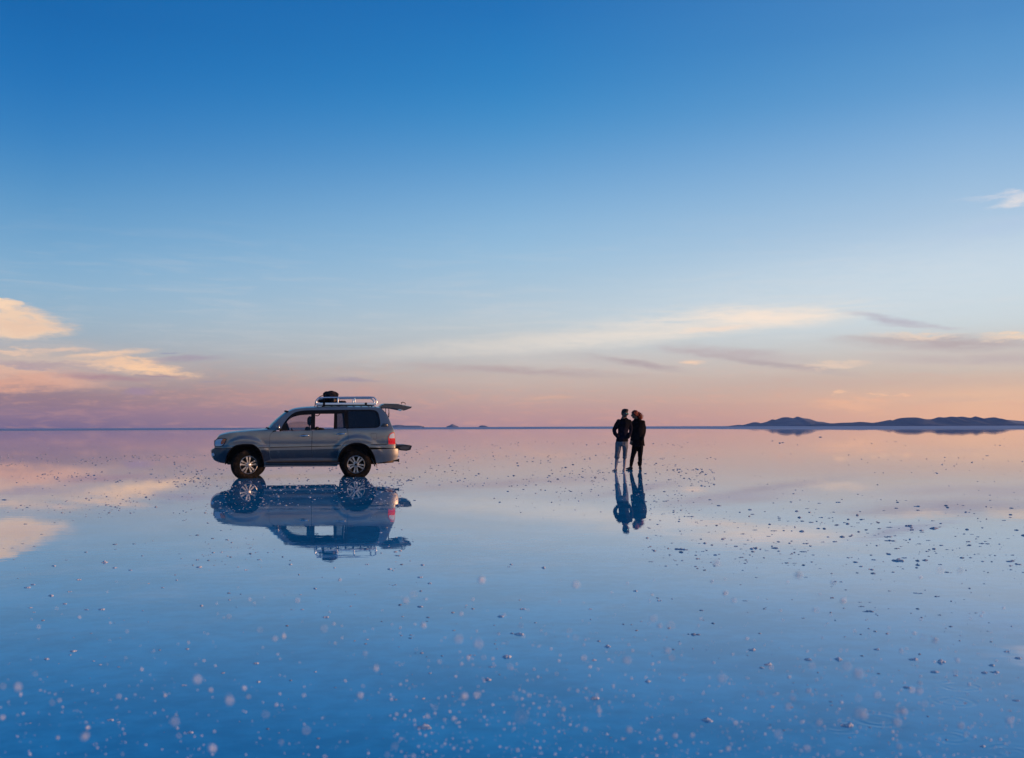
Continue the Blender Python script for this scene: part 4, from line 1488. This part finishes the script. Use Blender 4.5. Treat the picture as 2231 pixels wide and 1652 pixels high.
# ---- man, facing us with his head turned to the woman
m_ = Figure('person', (470, 1540), 'barefoot man in dark hooded jacket and rolled up grey trousers, hands in pockets')
V = m_.v
hc = V(572, 222, -.02)
hr = Matrix.Rotation(R(42), 3, 'Z') @ Matrix.Rotation(R(10), 3, 'X') @ Matrix.Rotation(R(4), 3, 'Y')
bm = bmesh.new()
head(bm, hc, hr)
limb(bm, [(V(560, 318, .02), .052), (V(552, 400, .02), .070), (V(530, 640, .0), .115), (V(505, 860, .0), .13)], .5)
limb(bm, [(V(432, 412), .050), (V(380, 500, .01), .044), (V(326, 592, .02), .038), (V(345, 680, -.03), .032), (V(404, 745, -.06), .026)])
limb(bm, [(V(672, 418), .050), (V(700, 500, .01), .042), (V(706, 605, .02), .034), (V(692, 690, -.03), .030), (V(648, 760, -.06), .026)])
hand(bm, V(412, 752, -.045), V(500, 800, -.03) - V(412, 752, -.045), (0, 1, 0), -1, .25)
hand(bm, V(640, 764, -.045), V(545, 815, -.03) - V(640, 764, -.045), (0, 1, 0), 1, .25)
lk, la = V(392, 1190, -.03), V(362, 1478, .02)
limb(bm, [(V(430, 900), .070), (lk, .044), (V(382, 1300, .01), .052), (V(370, 1400, .02), .042), (la, .033)])
rk_, ra = V(568, 1200, -.03), V(556, 1482, .03)
limb(bm, [(V(585, 900), .070), (rk_, .042), (V(566, 1310, .01), .050), (V(560, 1410, .02), .041), (ra, .033)])
hl_ = Vector((la.x + .01, .05, .030)); foot(bm, la, hl_, Vector((V(300, 1540).x, -.10, .020)))
hl_ = Vector((ra.x - .004, .05, .030)); foot(bm, ra, hl_, Vector((V(528, 1545).x, -.17, .018)))
fuse('body', bm, M['skin'], m_.root, .0062, 5)
bm = bmesh.new()
g = lambda x, y, z: hc + hr @ Vector((x, y, z))
add_ball(bm, g(0, .022, .060), .084, .098, .076, hr)
add_ball(bm, g(0, .062, .010), .078, .054, .088, hr)
add_ball(bm, g(0, -.048, .100), .066, .042, .026, hr)
add_ball(bm, g(.01, -.02, .122), .060, .060, .022, hr)
for s_ in (-1, 1):
    add_ball(bm, g(s_ * .070, -.004, .036), .014, .034, .044, hr, 2)
fuse('hair', bm, M['hair_dark'], m_.root, .008, 3, .006, 30)
shades(m_, hc, hr, M['lens_teal'])
bm = bmesh.new()
torso(bm, m_, [(318, 560, 62, .02), (345, 560, 82, .02), (372, 560, 128, .01), (420, 557, 150, 0), (500, 548, 138, 0), (580, 536, 122, -.01), (650, 528, 116, -.01),
               (720, 515, 124, -.01), (800, 508, 136, -.01), (850, 506, 142, -.01), (868, 506, 138, -.01)])
add_ball(bm, V(485, 855, -.045), .13, .05, .055)
limb(bm, [(V(432, 412), .080), (V(380, 500, .01), .072), (V(326, 592, .02), .062), (V(345, 680, -.03), .056), (V(402, 745, -.085), .056)])
limb(bm, [(V(672, 418), .076), (V(700, 500, .01), .062), (V(706, 605, .02), .050), (V(692, 690, -.03), .048), (V(648, 762, -.09), .050)])
add_ball(bm, V(556, 348, .085), .10, .06, .065)
fuse('jacket', bm, M['jacket_navy'], m_.root, .010, 4, .009, 7)
bm = bmesh.new()
torso(bm, m_, [(830, 505, 130, 0), (880, 500, 146, 0), (940, 498, 150, 0), (965, 498, 140, 0)], .62)
limb(bm, [(V(425, 945), .096), (V(412, 1040, -.01), .084), (V(398, 1140, -.03), .070), (V(392, 1190, -.02), .071), (V(390, 1228, -.02), .068)])
limb(bm, [(V(578, 945), .094), (V(578, 1040, -.01), .080), (V(573, 1140, -.03), .064), (V(570, 1195, -.02), .060), (V(568, 1240, -.02), .056)])
for a_, b_, r_ in ((390, 1222, .066), (568, 1236, .055)):
    add_tube(bm, [V(a_, b_, -.02) + Vector((r_ * math.cos(q), r_ * math.sin(q), .006 * math.sin(3 * q))) for q in [k * math.pi / 8 for k in range(16)]], .014, 6, closed=True)
fuse('trousers', bm, M['trousers_grey'], m_.root, .0085, 3, .008, 10)

# ---- woman, in profile towards him
f_ = Figure('person', (800, 1508), 'woman in long black coat and sunglasses with curly red hair, facing the man')
V = f_.v
hc = V(795, 250, 0)
hr = Matrix.Rotation(R(-72), 3, 'Z') @ Matrix.Rotation(R(12), 3, 'X')
bm = bmesh.new()
head(bm, hc, hr)
limb(bm, [(V(835, 330, .01), .046), (V(860, 410, .01), .066), (V(880, 640, 0), .11), (V(870, 900, 0), .12)], .5)
limb(bm, [(V(775, 430), .045), (V(750, 640, .02), .038), (V(722, 822, -.02), .026)])
limb(bm, [(V(985, 430), .045), (V(1012, 640, .03), .034), (V(966, 790, -.06), .024)])
hand(bm, V(720, 832, -.025), V(706, 930, -.04) - V(720, 832, -.025), (.5, .85, 0), 1, .45)
hand(bm, V(960, 800, -.05), V(870, 850, -.02) - V(960, 800, -.05), (0, 1, 0), 1, .25)
la, ra = V(708, 1450, .0), V(922, 1450, .0)
limb(bm, [(V(810, 960), .070), (V(745, 1220, -.02), .050), (V(728, 1320, 0), .050), (la, .034)])
limb(bm, [(V(920, 960), .070), (V(920, 1220, -.02), .050), (V(920, 1320, 0), .050), (ra, .034)])
hl_ = Vector((V(722, 1500).x, .02, .035)); foot(bm, la, hl_, Vector((V(612, 1500).x, -.05, .022)))
hl_ = Vector((ra.x, .04, .035)); foot(bm, ra, hl_, Vector((V(918, 1500).x, -.15, .022)))
fuse('body', bm, M['skin'], f_.root, .0055, 4)
bm = bmesh.new()
g = lambda x, y, z: hc + hr @ Vector((x, y, z))
add_ball(bm, g(0, .022, .056), .086, .100, .080, hr)
add_ball(bm, g(0, .066, .000), .080, .056, .092, hr)
for s_ in (-1, 1):
    add_ball(bm, g(s_ * .074, .012, .010), .018, .050, .070, hr, 2)
    add_ball(bm, g(s_ * .066, -.030, .052), .020, .036, .040, hr, 2)
random.seed(5)
for a, b, r in ((880, 225, .055), (905, 250, .060), (925, 285, .062), (915, 320, .055), (935, 325, .045), (890, 290, .06), (900, 345, .040), (930, 250, .04)):
    add_ball(bm, V(a, b, .02), r, r * 1.1, r)
hair = fuse('hair', bm, M['hair_red'], f_.root, .009, 2, .014, 24)
bm = bmesh.new()
for k in range(120):
    c = V(915 + random.gauss(0, 22), 285 + random.gauss(0, 34), .02 + random.gauss(0, .04))
    d = Vector((random.gauss(.6, .6), random.gauss(0, .6), random.gauss(-.2, .8))).normalized()
    p = [c + d * (.0085 * i) + Vector((math.sin(i * 1.3 + k) * .010, math.cos(i * 1.3 + k) * .010, math.sin(i * .9 + 2 * k) * .009)) for i in range(8)]
    add_tube(bm, p, [.0036] * 6 + [.0025, .0012], 5)
fz_ = obj('loose_curls', bm, M['hair_red'], hair)
shades(f_, hc, hr, M['lens_black'])
bm = bmesh.new()
torso(bm, f_, [(338, 845, 60, .01), (362, 858, 88, .01), (392, 876, 122, 0), (450, 886, 140, 0), (540, 888, 138, 0), (640, 886, 136, 0), (740, 878, 138, 0),
               (840, 872, 146, 0), (920, 872, 152, 0), (950, 876, 153, 0)], .60)
add_capsule(bm, V(1000, 880, 0), V(1015, 955, 0), .03, .02)
limb(bm, [(V(772, 428), .066), (V(752, 540, .02), .055), (V(748, 650, .02), .048), (V(735, 740, .0), .044), (V(722, 826, -.02), .040)])
limb(bm, [(V(985, 430), .072), (V(1010, 540, .02), .062), (V(1014, 640, .03), .056), (V(1000, 710, -.02), .052), (V(966, 798, -.085), .050)])
add_ball(bm, V(848, 352, .05), .085, .055, .045)
fuse('coat', bm, M['jacket_black'], f_.root, .010, 4, .008, 7)
bm = bmesh.new()
torso(bm, f_, [(900, 870, 128, 0), (960, 866, 132, 0), (1000, 866, 124, 0)], .62)
limb(bm, [(V(805, 985), .098), (V(778, 1100), .082), (V(745, 1225, -.02), .066), (V(724, 1330, 0), .058), (V(712, 1408, 0), .050)])
limb(bm, [(V(926, 985), .096), (V(925, 1100), .080), (V(921, 1225, -.02), .066), (V(920, 1330, 0), .058), (V(920, 1400, 0), .052)])
add_capsule(bm, V(858, 1334, -.02), V(905, 1345, 0), .008, .03)
add_capsule(bm, V(862, 1340, -.02), V(892, 1410, 0), .010, .028)
fuse('trousers', bm, M['trousers_black'], f_.root, .010, 3, .006, 9)
for an, tx, ty in ((la, 606, -.06), (ra, 916, -.17)):
    bm = bmesh.new()
    hx = Vector((an.x + (.02 if tx < 700 else 0), .03, .038)); tt = Vector((V(tx, 1500).x, ty, .026))
    add_capsule(bm, an + Vector((0, 0, .01)), hx, .044, .046)
    add_capsule(bm, hx, hx.lerp(tt, .55), .045, .050, .85, (0, 0, 1))
    add_capsule(bm, hx.lerp(tt, .5), tt, .050, .034, .66, (0, 0, 1))
    fuse('boot', bm, M['boot'], f_.root, .009, 3)

# ================================================================== SALT CLUMPS
salt = Mat('wet_salt', (.5, .5, .5), .7, Specular_IOR_Level=.3).color_noise(5, (.26, .26, .29), (.62, .60, .60), .3, .7)
M['salt'] = salt.m
def clump_mesh(seed, flat):
    rnd = random.Random(seed)
    bm = bmesh.new()
    n = rnd.randint(2, 5)
    for k in range(n):
        t = (k + .5) / n * 2 - 1
        r = rnd.uniform(.22, .42) * (1 - .35 * abs(t))
        add_ball(bm, (t * .62, rnd.uniform(-.15, .15), -.01), r * 1.25, r * 1.2, r * flat * rnd.uniform(.7, 1.25), sub=3)
    for v in bm.verts:
        q = v.co * 3.2 + Vector((seed * 3.7, 0, 0))
        d = .10 * noise.noise(q) + .06 * noise.noise(q * 2.7) + .035 * noise.noise(q * 6)
        v.co += v.co.normalized() * d
        v.co.z = max(v.co.z, -.06)
    me = bpy.data.meshes.new('salt_clump')
    bm.to_mesh(me); bm.free()
    me.materials.append(M['salt'])
    return me
CL = [clump_mesh(k, .42 + .06 * (k % 4)) for k in range(9)]
pale = Mat('sunlit_salt', (.7, .7, .7), .7, Specular_IOR_Level=.3).color_noise(5, (.55, .54, .55), (.85, .82, .80), .3, .7)  # brighter copy for foreground clumps, sunlight put into the salt colour
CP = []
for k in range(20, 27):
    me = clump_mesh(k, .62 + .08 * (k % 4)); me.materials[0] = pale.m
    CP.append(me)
R4 = [(147,615,90),(1418,563,80),(1467,685,75),(1580,355,55),(1532,473,55),(1685,488,70),(720,608,50),(893,630,48),(838,700,38),(1210,693,35),(585,403,28),(527,522,35),(600,498,30),(715,503,55),(748,426,25),(682,536,30),(1085,569,32),(910,580,60),(1010,571,30),(937,593,22),(517,664,35),(540,700,22),(478,674,20),(485,597,30),(515,613,24),(540,584,28),(600,606,40),(672,624,30),(745,573,22),(815,671,32),(1320,679,30),(1400,638,22),(1505,667,36),(1632,682,40),(1725,709,32),(1645,627,30),(1487,598,26),(1595,582,28),(1650,562,34),(1730,591,26),(1765,617,24),(1893,569,32),(1915,524,28),(1870,523,26),(1975,580,40),(2000,567,28),(1950,540,34),(1940,552,20),(2010,582,28),(1965,598,28),(2135,550,24),(2110,440,28),(2185,499,30),(2160,650,28),(2150,687,42),(2190,706,28),(1955,643,22),(1680,442,32),(1415,482,40),(1355,490,32),(1380,510,20),(1722,480,30),(1640,470,18),(1550,497,34),(1612,511,30),(1550,515,24),(1450,533,24),(1325,530,22),(1283,517,20),(1225,455,26),(1250,433,40),(1145,453,26),(1187,476,18),(998,422,40),(1050,426,28),(918,368,34),(972,372,18),(1105,330,34),(990,336,28),(1128,313,18),(875,316,20),(834,278,20),(327,315,22),(443,298,16),(855,447,18),(800,444,20),(775,486,22),(983,489,26),(1382,380,18),(1515,319,18),(1863,350,26),(2027,318,16),(1950,204,16),(2008,48,22),(195,417,28),(275,440,20),(245,450,26),(415,427,24),(477,453,20),(545,462,18),(388,461,16),(445,437,14),(200,397,18),(40,400,16),(220,262,22),(107,261,18),(265,302,16),(100,308,12),(32,535,20),(85,649,22),(117,684,20),(262,580,18),(222,559,18),(285,628,24),(992,732,22),(908,784,32),(1085,810,28),(1122,813,22),(610,786,22),(1440,754,22),(1420,866,28),(1150,861,18),(513,830,14)]
R5 = [(40,757,70),(255,998,42),(225,1194,48),(340,1221,42),(125,1237,36),(37,1240,32),(415,1100,32),(150,1154,22),(545,985,26),(600,957,26),(852,925,32),(858,903,22),(1045,862,30),(1008,933,28),(1118,924,24),(1068,906,18),(727,963,24),(1437,703,34),(1390,690,36),(1832,962,44),(1895,1114,28),(1145,1200,48),(1335,1196,44),(1450,1187,24),(855,1278,34),(1150,1252,26),(662,1357,38),(540,1415,44),(1040,1380,70),(1785,1296,34),(1970,1355,48),(750,797,28),(475,823,18),(440,497,40),(520,467,24),(310,847,16),(280,834,20),(700,677,20),(520,714,26),(945,549,24),(1200,718,24),(1345,650,28),(1505,500,30),(1295,489,26),(1640,510,22),(2005,626,24),(1943,692,22),(2203,1062,28)]
RA_ = [(350,40,30),(685,17,50),(750,52,30),(850,68,30),(1300,48,40),(215,162,38),(175,182,45),(455,208,30),(332,235,42),(200,313,30),(420,288,36),(660,325,46),(565,326,34),(222,343,20),(933,333,20),(1500,262,26),(1965,228,22),(2058,188,30),(1975,325,34),(2130,375,40),(1318,301,30),(480,597,44),(305,648,44),(655,686,28),(460,622,20),(1675,677,40),(1690,798,36),(1205,820,36),(610,662,22),(1240,1130,48),(720,1048,46),(770,1062,30),(2062,733,26),(515,130,30),(1065,182,24),(1155,133,20),(1610,66,26),(1900,30,28),(2187,52,22)]
RB = [(168,30,26),(318,60,32),(530,34,34),(1112,30,28),(1097,46,22),(1325,52,34),(515,114,40),(578,154,30),(1925,204,40),(2082,267,34),(2025,12,36),(2163,256,18),(517,306,46),(1187,322,44),(1162,487,66),(1040,371,50),(1740,567,50),(1085,634,66),(1652,656,44),(580,741,26),(955,783,60),(2005,796,48),(1655,907,70),(548,1095,120),(975,700,24),(1630,322,26),(1270,411,24),(170,520,26)]
RC = [(730,22,40),(1132,15,32),(1405,5,80),(1686,31,36),(2140,10,46),(2187,28,28),(900,57,24),(485,115,24),(807,113,34),(1378,80,26),(1000,144,30),(1037,144,24),(410,268,40),(1068,197,22),(1355,203,32),(1523,217,30),(1555,220,34),(1667,240,46),(978,248,32),(1162,277,28),(1225,278,24),(1170,305,50),(1225,337,54),(1190,338,34),(545,311,22),(125,330,34),(1347,319,18),(1680,361,30),(1917,347,34),(1755,436,30),(88,489,80),(790,381,24),(455,590,54),(820,653,52),(1022,651,60),(515,706,40),(560,685,60),(1268,586,40),(1690,668,70),(1510,652,70),(1650,733,60),(2050,735,64),(1975,738,50),(2120,600,40),(2195,643,50),(2025,690,44),(2180,920,50),(1785,757,36),(160,1050,90),(1965,1220,50),(1075,1085,90),(1470,835,60)]
spots = []
for lst, ox, oy, sc in ((R4, 1640, 1120, 2.425), (R5, 0, 1060, 3.984), (RA_, 0, 1400, 2.615), (RB, 853, 1400, 2.615), (RC, 1706, 1400, 2.615)):
    for a, b, w_ in lst:
        spots.append(((ox + a / sc) / 1.147468, (oy + b / sc) / 1.147468, w_ / sc / 1.147468))
SPECIAL = {(548, 1095): 'largest pale salt clump, low in the blue foreground left of centre',
           (147, 615): 'salt clump with a pink lit end, nearest one below right of the couple',
           (1467, 685): 'large dark salt clump lowest in the scatter at right',
           (1418, 563): 'broad dark salt clump in the middle of the scatter at right',
           (40, 757): 'long flat salt clump at the left edge of the water'}
src = {}
for lst, ox, oy, sc in ((R4, 1640, 1120, 2.425), (R5, 0, 1060, 3.984), (RB, 853, 1400, 2.615)):
    for a, b, w_ in lst:
        if (a, b) in SPECIAL:
            src[((ox + a / sc) / 1.147468, (oy + b / sc) / 1.147468)] = SPECIAL[(a, b)]
random.seed(31)
seen, placed = set(), []
for x, y, w_ in sorted(spots, key=lambda q: -q[2]):
    key = (round(x / 5), round(y / 3))
    if key in seen or len(placed) >= 295:
        continue
    seen.add(key); placed.append((x, y, w_))
for i, (x, y, w_) in enumerate(placed):
    g0 = ground_at(x, y)
    width = w_ / F_PX * g0.y
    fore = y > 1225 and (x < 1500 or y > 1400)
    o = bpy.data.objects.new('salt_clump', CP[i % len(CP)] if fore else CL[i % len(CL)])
    col.objects.link(o)
    o.location = (g0.x, g0.y, 0.0)
    o.rotation_euler = (0, 0, random.uniform(-.45, .45) + (math.pi if random.random() < .5 else 0))
    k = width / 1.75
    hk = 1.12 if fore else 1.05
    o.scale = (k, k * random.uniform(.8, 1.25), k * hk * random.uniform(.8, 1.3))
    lab = src.get((x, y))
    if lab is None:
        if fore:
            lab = 'small pale salt clump lit pink on one side in the blue foreground water'
        elif x > 1130:
            lab = 'small dark salt clump in the scatter on the bright water right of the couple'
        else:
            lab = 'small dark salt clump on the cloud reflections left of the car'
    tag(o, lab, 'salt clump', 'salt clumps standing out of the shallow water')

# the countless smaller crumbs
bm = bmesh.new()
def crumb(x, y, w_):
    g0 = ground_at(x, y)
    r = w_ / F_PX * g0.y / 2
    q = bmesh.ops.create_icosphere(bm, subdivisions=1, radius=1)
    a = random.uniform(0, 6.3); e = random.uniform(.5, 1.0); hh = random.uniform(.22, .5)
    for v in q['verts']:
        p = v.co * random.uniform(.75, 1.2)
        px_, py_ = p.x * r, p.y * r * e
        v.co = Vector((g0.x + px_ * math.cos(a) - py_ * math.sin(a), g0.y + px_ * math.sin(a) + py_ * math.cos(a), max(-.004, p.z * r * hh)))
def scatter(n, x0, x1, y0, y1, wa, wb, clumpy=1.0, seed=0.0):
    k = 0
    tries = 0
    while k < n and tries < n * 40:
        tries += 1
        x, y = random.uniform(x0, x1), random.uniform(y0, y1)
        g0 = ground_at(x, y)
        d = noise.noise(Vector((g0.x * .16 + seed, g0.y * .045, seed))) + .6 * noise.noise(Vector((g0.x * .7, g0.y * .16, seed + 5)))
        if random.random() > smoothstep(-.25, .55, d * clumpy + .12):
            continue
        c = random.random() ** 2.4
        crumb(x, y, wa + (wb - wa) * c)
        k += 1
scatter(330, 850, 1560, 962, 1002, 1.2, 5.5, seed=1)
scatter(560, 800, 1560, 1000, 1060, 1.6, 8.0, seed=2)
scatter(480, 0, 470, 990, 1052, 1.5, 6.5, seed=3)
scatter(430, 380, 900, 1006, 1064, 1.5, 7.5, seed=4)
scatter(260, 0, 900, 1052, 1120, 2.0, 8, seed=5)
scatter(420, 480, 880, 1045, 1115, 2.5, 8, seed=5.5)
scatter(90, 440, 900, 1110, 1225, 3, 10, seed=6)
scatter(140, 900, 1500, 1060, 1140, 2.2, 7.5, seed=7)
scatter(330, 1400, 2231, 1075, 1235, 2.0, 10, .6, seed=8)
scatter(190, 1480, 2231, 1100, 1250, 2.5, 13, .8, seed=8.7)
scatter(110, 1500, 2231, 985, 1075, 1.5, 6, seed=9)
scatter(22, 1680, 2231, 952, 975, 2, 12, seed=10)
scatter(110, 850, 2231, 1230, 1430, 3, 11, seed=11)
scatter(170, 0, 2231, 1300, 1652, 3, 10, .4, seed=21)
scatter(50, 0, 850, 1120, 1330, 3, 9, seed=12)
scatter(40, 0, 850, 940, 985, 1.2, 4, seed=13)
o = obj('salt_crumbs', bm, M['salt'], smooth=False)
o['kind'] = 'stuff'
o['label'] = 'fine salt crumbs strewn over the shallow water'

# ================================================================== DROPS IN THE AIR NEAR THE CAMERA
M['drop'] = Mat('salty_drop', (.80, .78, .78), .35, Subsurface_Weight=1.0, Subsurface_Scale=.004, Subsurface_Radius=(1, 1, 1)).m
bm = bmesh.new()
add_ball(bm, (0, 0, 0), .85, .85, .95, sub=3)
add_ball(bm, (.55, .1, -.35), .55, .5, .5, sub=2)
for v in bm.verts:
    v.co += v.co.normalized() * .22 * noise.noise(v.co * 2.1)
dm = bpy.data.meshes.new('water_drop'); bm.to_mesh(dm); bm.free()
dm.polygons.foreach_set('use_smooth', [True] * len(dm.polygons)); dm.materials.append(M['drop'])
DB = [(2150,430,55),(2038,385,50),(2132,592,45),(2160,640,42),(2080,430,35),(1530,508,40),(1173,430,38),(763,517,60),(893,548,65),(783,353,32),(930,637,36),(830,638,32),(1083,543,30),(915,132,50),(1530,162,55),(120,885,46),(140,824,30),(1170,1028,90),(612,966,40),(735,1037,35),(565,1022,32),(1450,978,34),(1683,985,36),(885,882,52),(800,890,50),(1865,657,55),(1585,640,40),(1105,697,42),(535,428,40),(225,708,44),(155,610,34),(470,225,50),(420,265,50),(350,1215,45),(300,1272,36),(470,1282,34),(1150,1243,32),(1592,1107,32),(1407,745,30),(1545,855,26),(1225,885,32),(1140,905,36),(1995,942,30),(2160,905,34),(2180,1148,40),(2085,1160,34),(1880,1110,45),(2015,268,24),(2032,227,22),(860,258,26),(1490,465,36),(640,665,34)]
DC = [(757,100,55),(1147,742,75),(513,873,46),(718,905,42),(690,960,50),(255,775,60),(1270,880,48),(1148,908,50),(1252,783,50),(1495,850,46),(1545,855,52),(1550,805,32),(1580,942,45),(1400,1060,60),(1440,990,55),(1398,993,36),(1150,1000,70),(1185,1015,55),(893,1062,46),(625,1138,58),(812,1230,48),(1018,1262,44),(1413,1220,46),(346,1065,38),(65,1145,34),(1855,1138,38),(1818,1083,50),(2135,1050,50),(1785,735,36),(1650,527,44),(1572,508,45),(1515,480,28),(845,690,48),(575,700,36),(1070,695,60),(280,218,36),(1685,68,50),(1815,70,45),(335,265,36),(875,328,40),(1050,268,40),(985,150,40),(295,1235,40),(222,22,50),(1430,595,36),(1795,655,34),(823,855,36),(1033,592,28),(780,1060,30),(475,1125,28)]
DA = [(1287,780,65),(1497,917,65),(775,892,38),(18,825,44),(15,1030,38),(228,745,36),(252,438,30),(1595,838,40),(1697,458,38),(2117,450,52),(1795,515,38),(1855,498,34),(1375,850,38),(1620,895,36),(830,468,26),(115,830,60),(550,1153,60),(1385,1232,60),(1140,1057,60),(1168,1150,38),(1232,540,22),(2190,545,24),(925,716,28),(1985,885,30),(1080,885,28),(1735,1010,50),(1835,1190,40),(2000,1115,55),(340,935,40),(388,918,34),(572,1097,34),(800,1270,28),(195,1270,26),(2120,1285,30),(625,1207,30),(1495,370,34),(1632,258,28),(1942,265,36),(375,1162,30),(1805,947,28)]
drops = [((ox + a / 2.615) / 1.147468, (1400 + b / 2.615) / 1.147468, d / 2.6) for lst, ox in ((DA, 0), (DB, 853), (DC, 1706)) for a, b, d in lst]
random.seed(77)
while len(drops) < 292:
    x = random.uniform(0, 2231) ** 1.0
    y = 1652 - abs(random.gauss(0, 170))
    if y < 1240 or (x < 800 and random.random() < .45):
        continue
    drops.append((x, y, random.uniform(3.5, 9)))
for x, y, d in drops:
    # the lens blurs a drop at distance D (m) to about .31/D mm on the sensor
    size_mm = d / PW * 36
    blur = size_mm * random.uniform(.68, .92)
    dist = min(2.6, max(.55, .30 / (blur + .012)))
    rad = math.sqrt(max(size_mm ** 2 - blur ** 2, .0004)) / 35 * dist / 2 * .80
    dv = ray(x, y)
    p = Vector((0, 0, CAM_H)) + dv * (dist / dv.y)
    o = bpy.data.objects.new('water_drop', dm)
    col.objects.link(o)
    o.location = p
    o.scale = (rad * random.uniform(.8, 1.3), rad * random.uniform(.8, 1.2), rad * random.uniform(.8, 1.3))
    o.rotation_euler = (random.uniform(0, 6), random.uniform(0, 6), random.uniform(0, 6))
    tag(o, 'blurred pinkish water drop splashing through the air close to the camera', 'water drop', 'splashed drops hanging in the air near the camera')

bm = bmesh.new()
for k in range(1900):
    y = 1655 - abs(random.gauss(0, 165))
    x = random.uniform(0, 2231)
    if y < 1225 or (x < 850 and random.random() < .65):
        continue
    size_mm = (2.6 + 7.5 * random.random() ** 2) / PW * 36
    blur = size_mm * random.uniform(.66, .91)
    dist = min(2.6, max(.55, .30 / (blur + .012)))
    rad = math.sqrt(max(size_mm ** 2 - blur ** 2, .0003)) / 35 * dist / 2 * .8
    dv = ray(x, y)
    p = Vector((0, 0, CAM_H)) + dv * (dist / dv.y)
    q = bmesh.ops.create_icosphere(bm, subdivisions=1, radius=rad)
    for v in q['verts']:
        v.co = v.co * random.uniform(.7, 1.3) + p
o = obj('fine_spray', bm, M['drop'])
o['kind'] = 'stuff'
o['label'] = 'fine spray of tiny drops in the air near the camera'

# ================================================================== AIR
hz = Mat('haze_air')
hz.t.nodes.remove(hz.b)
pv = hz.n('ShaderNodeVolumePrincipled')
pv.inputs['Color'].default_value = (.42, .62, 1.0, 1)
pv.inputs['Density'].default_value = .00013
pv.inputs['Anisotropy'].default_value = 0.0
hz.l(pv.outputs[0], hz.out.inputs['Volume'])
bm = bmesh.new()
add_box(bm, -2850, 2850, -450, 2950, -6, 64)
hb = obj('haze', bm, hz.m, smooth=False)
hb['kind'] = 'stuff'
hb['label'] = 'thin blue evening haze over the salt flat'
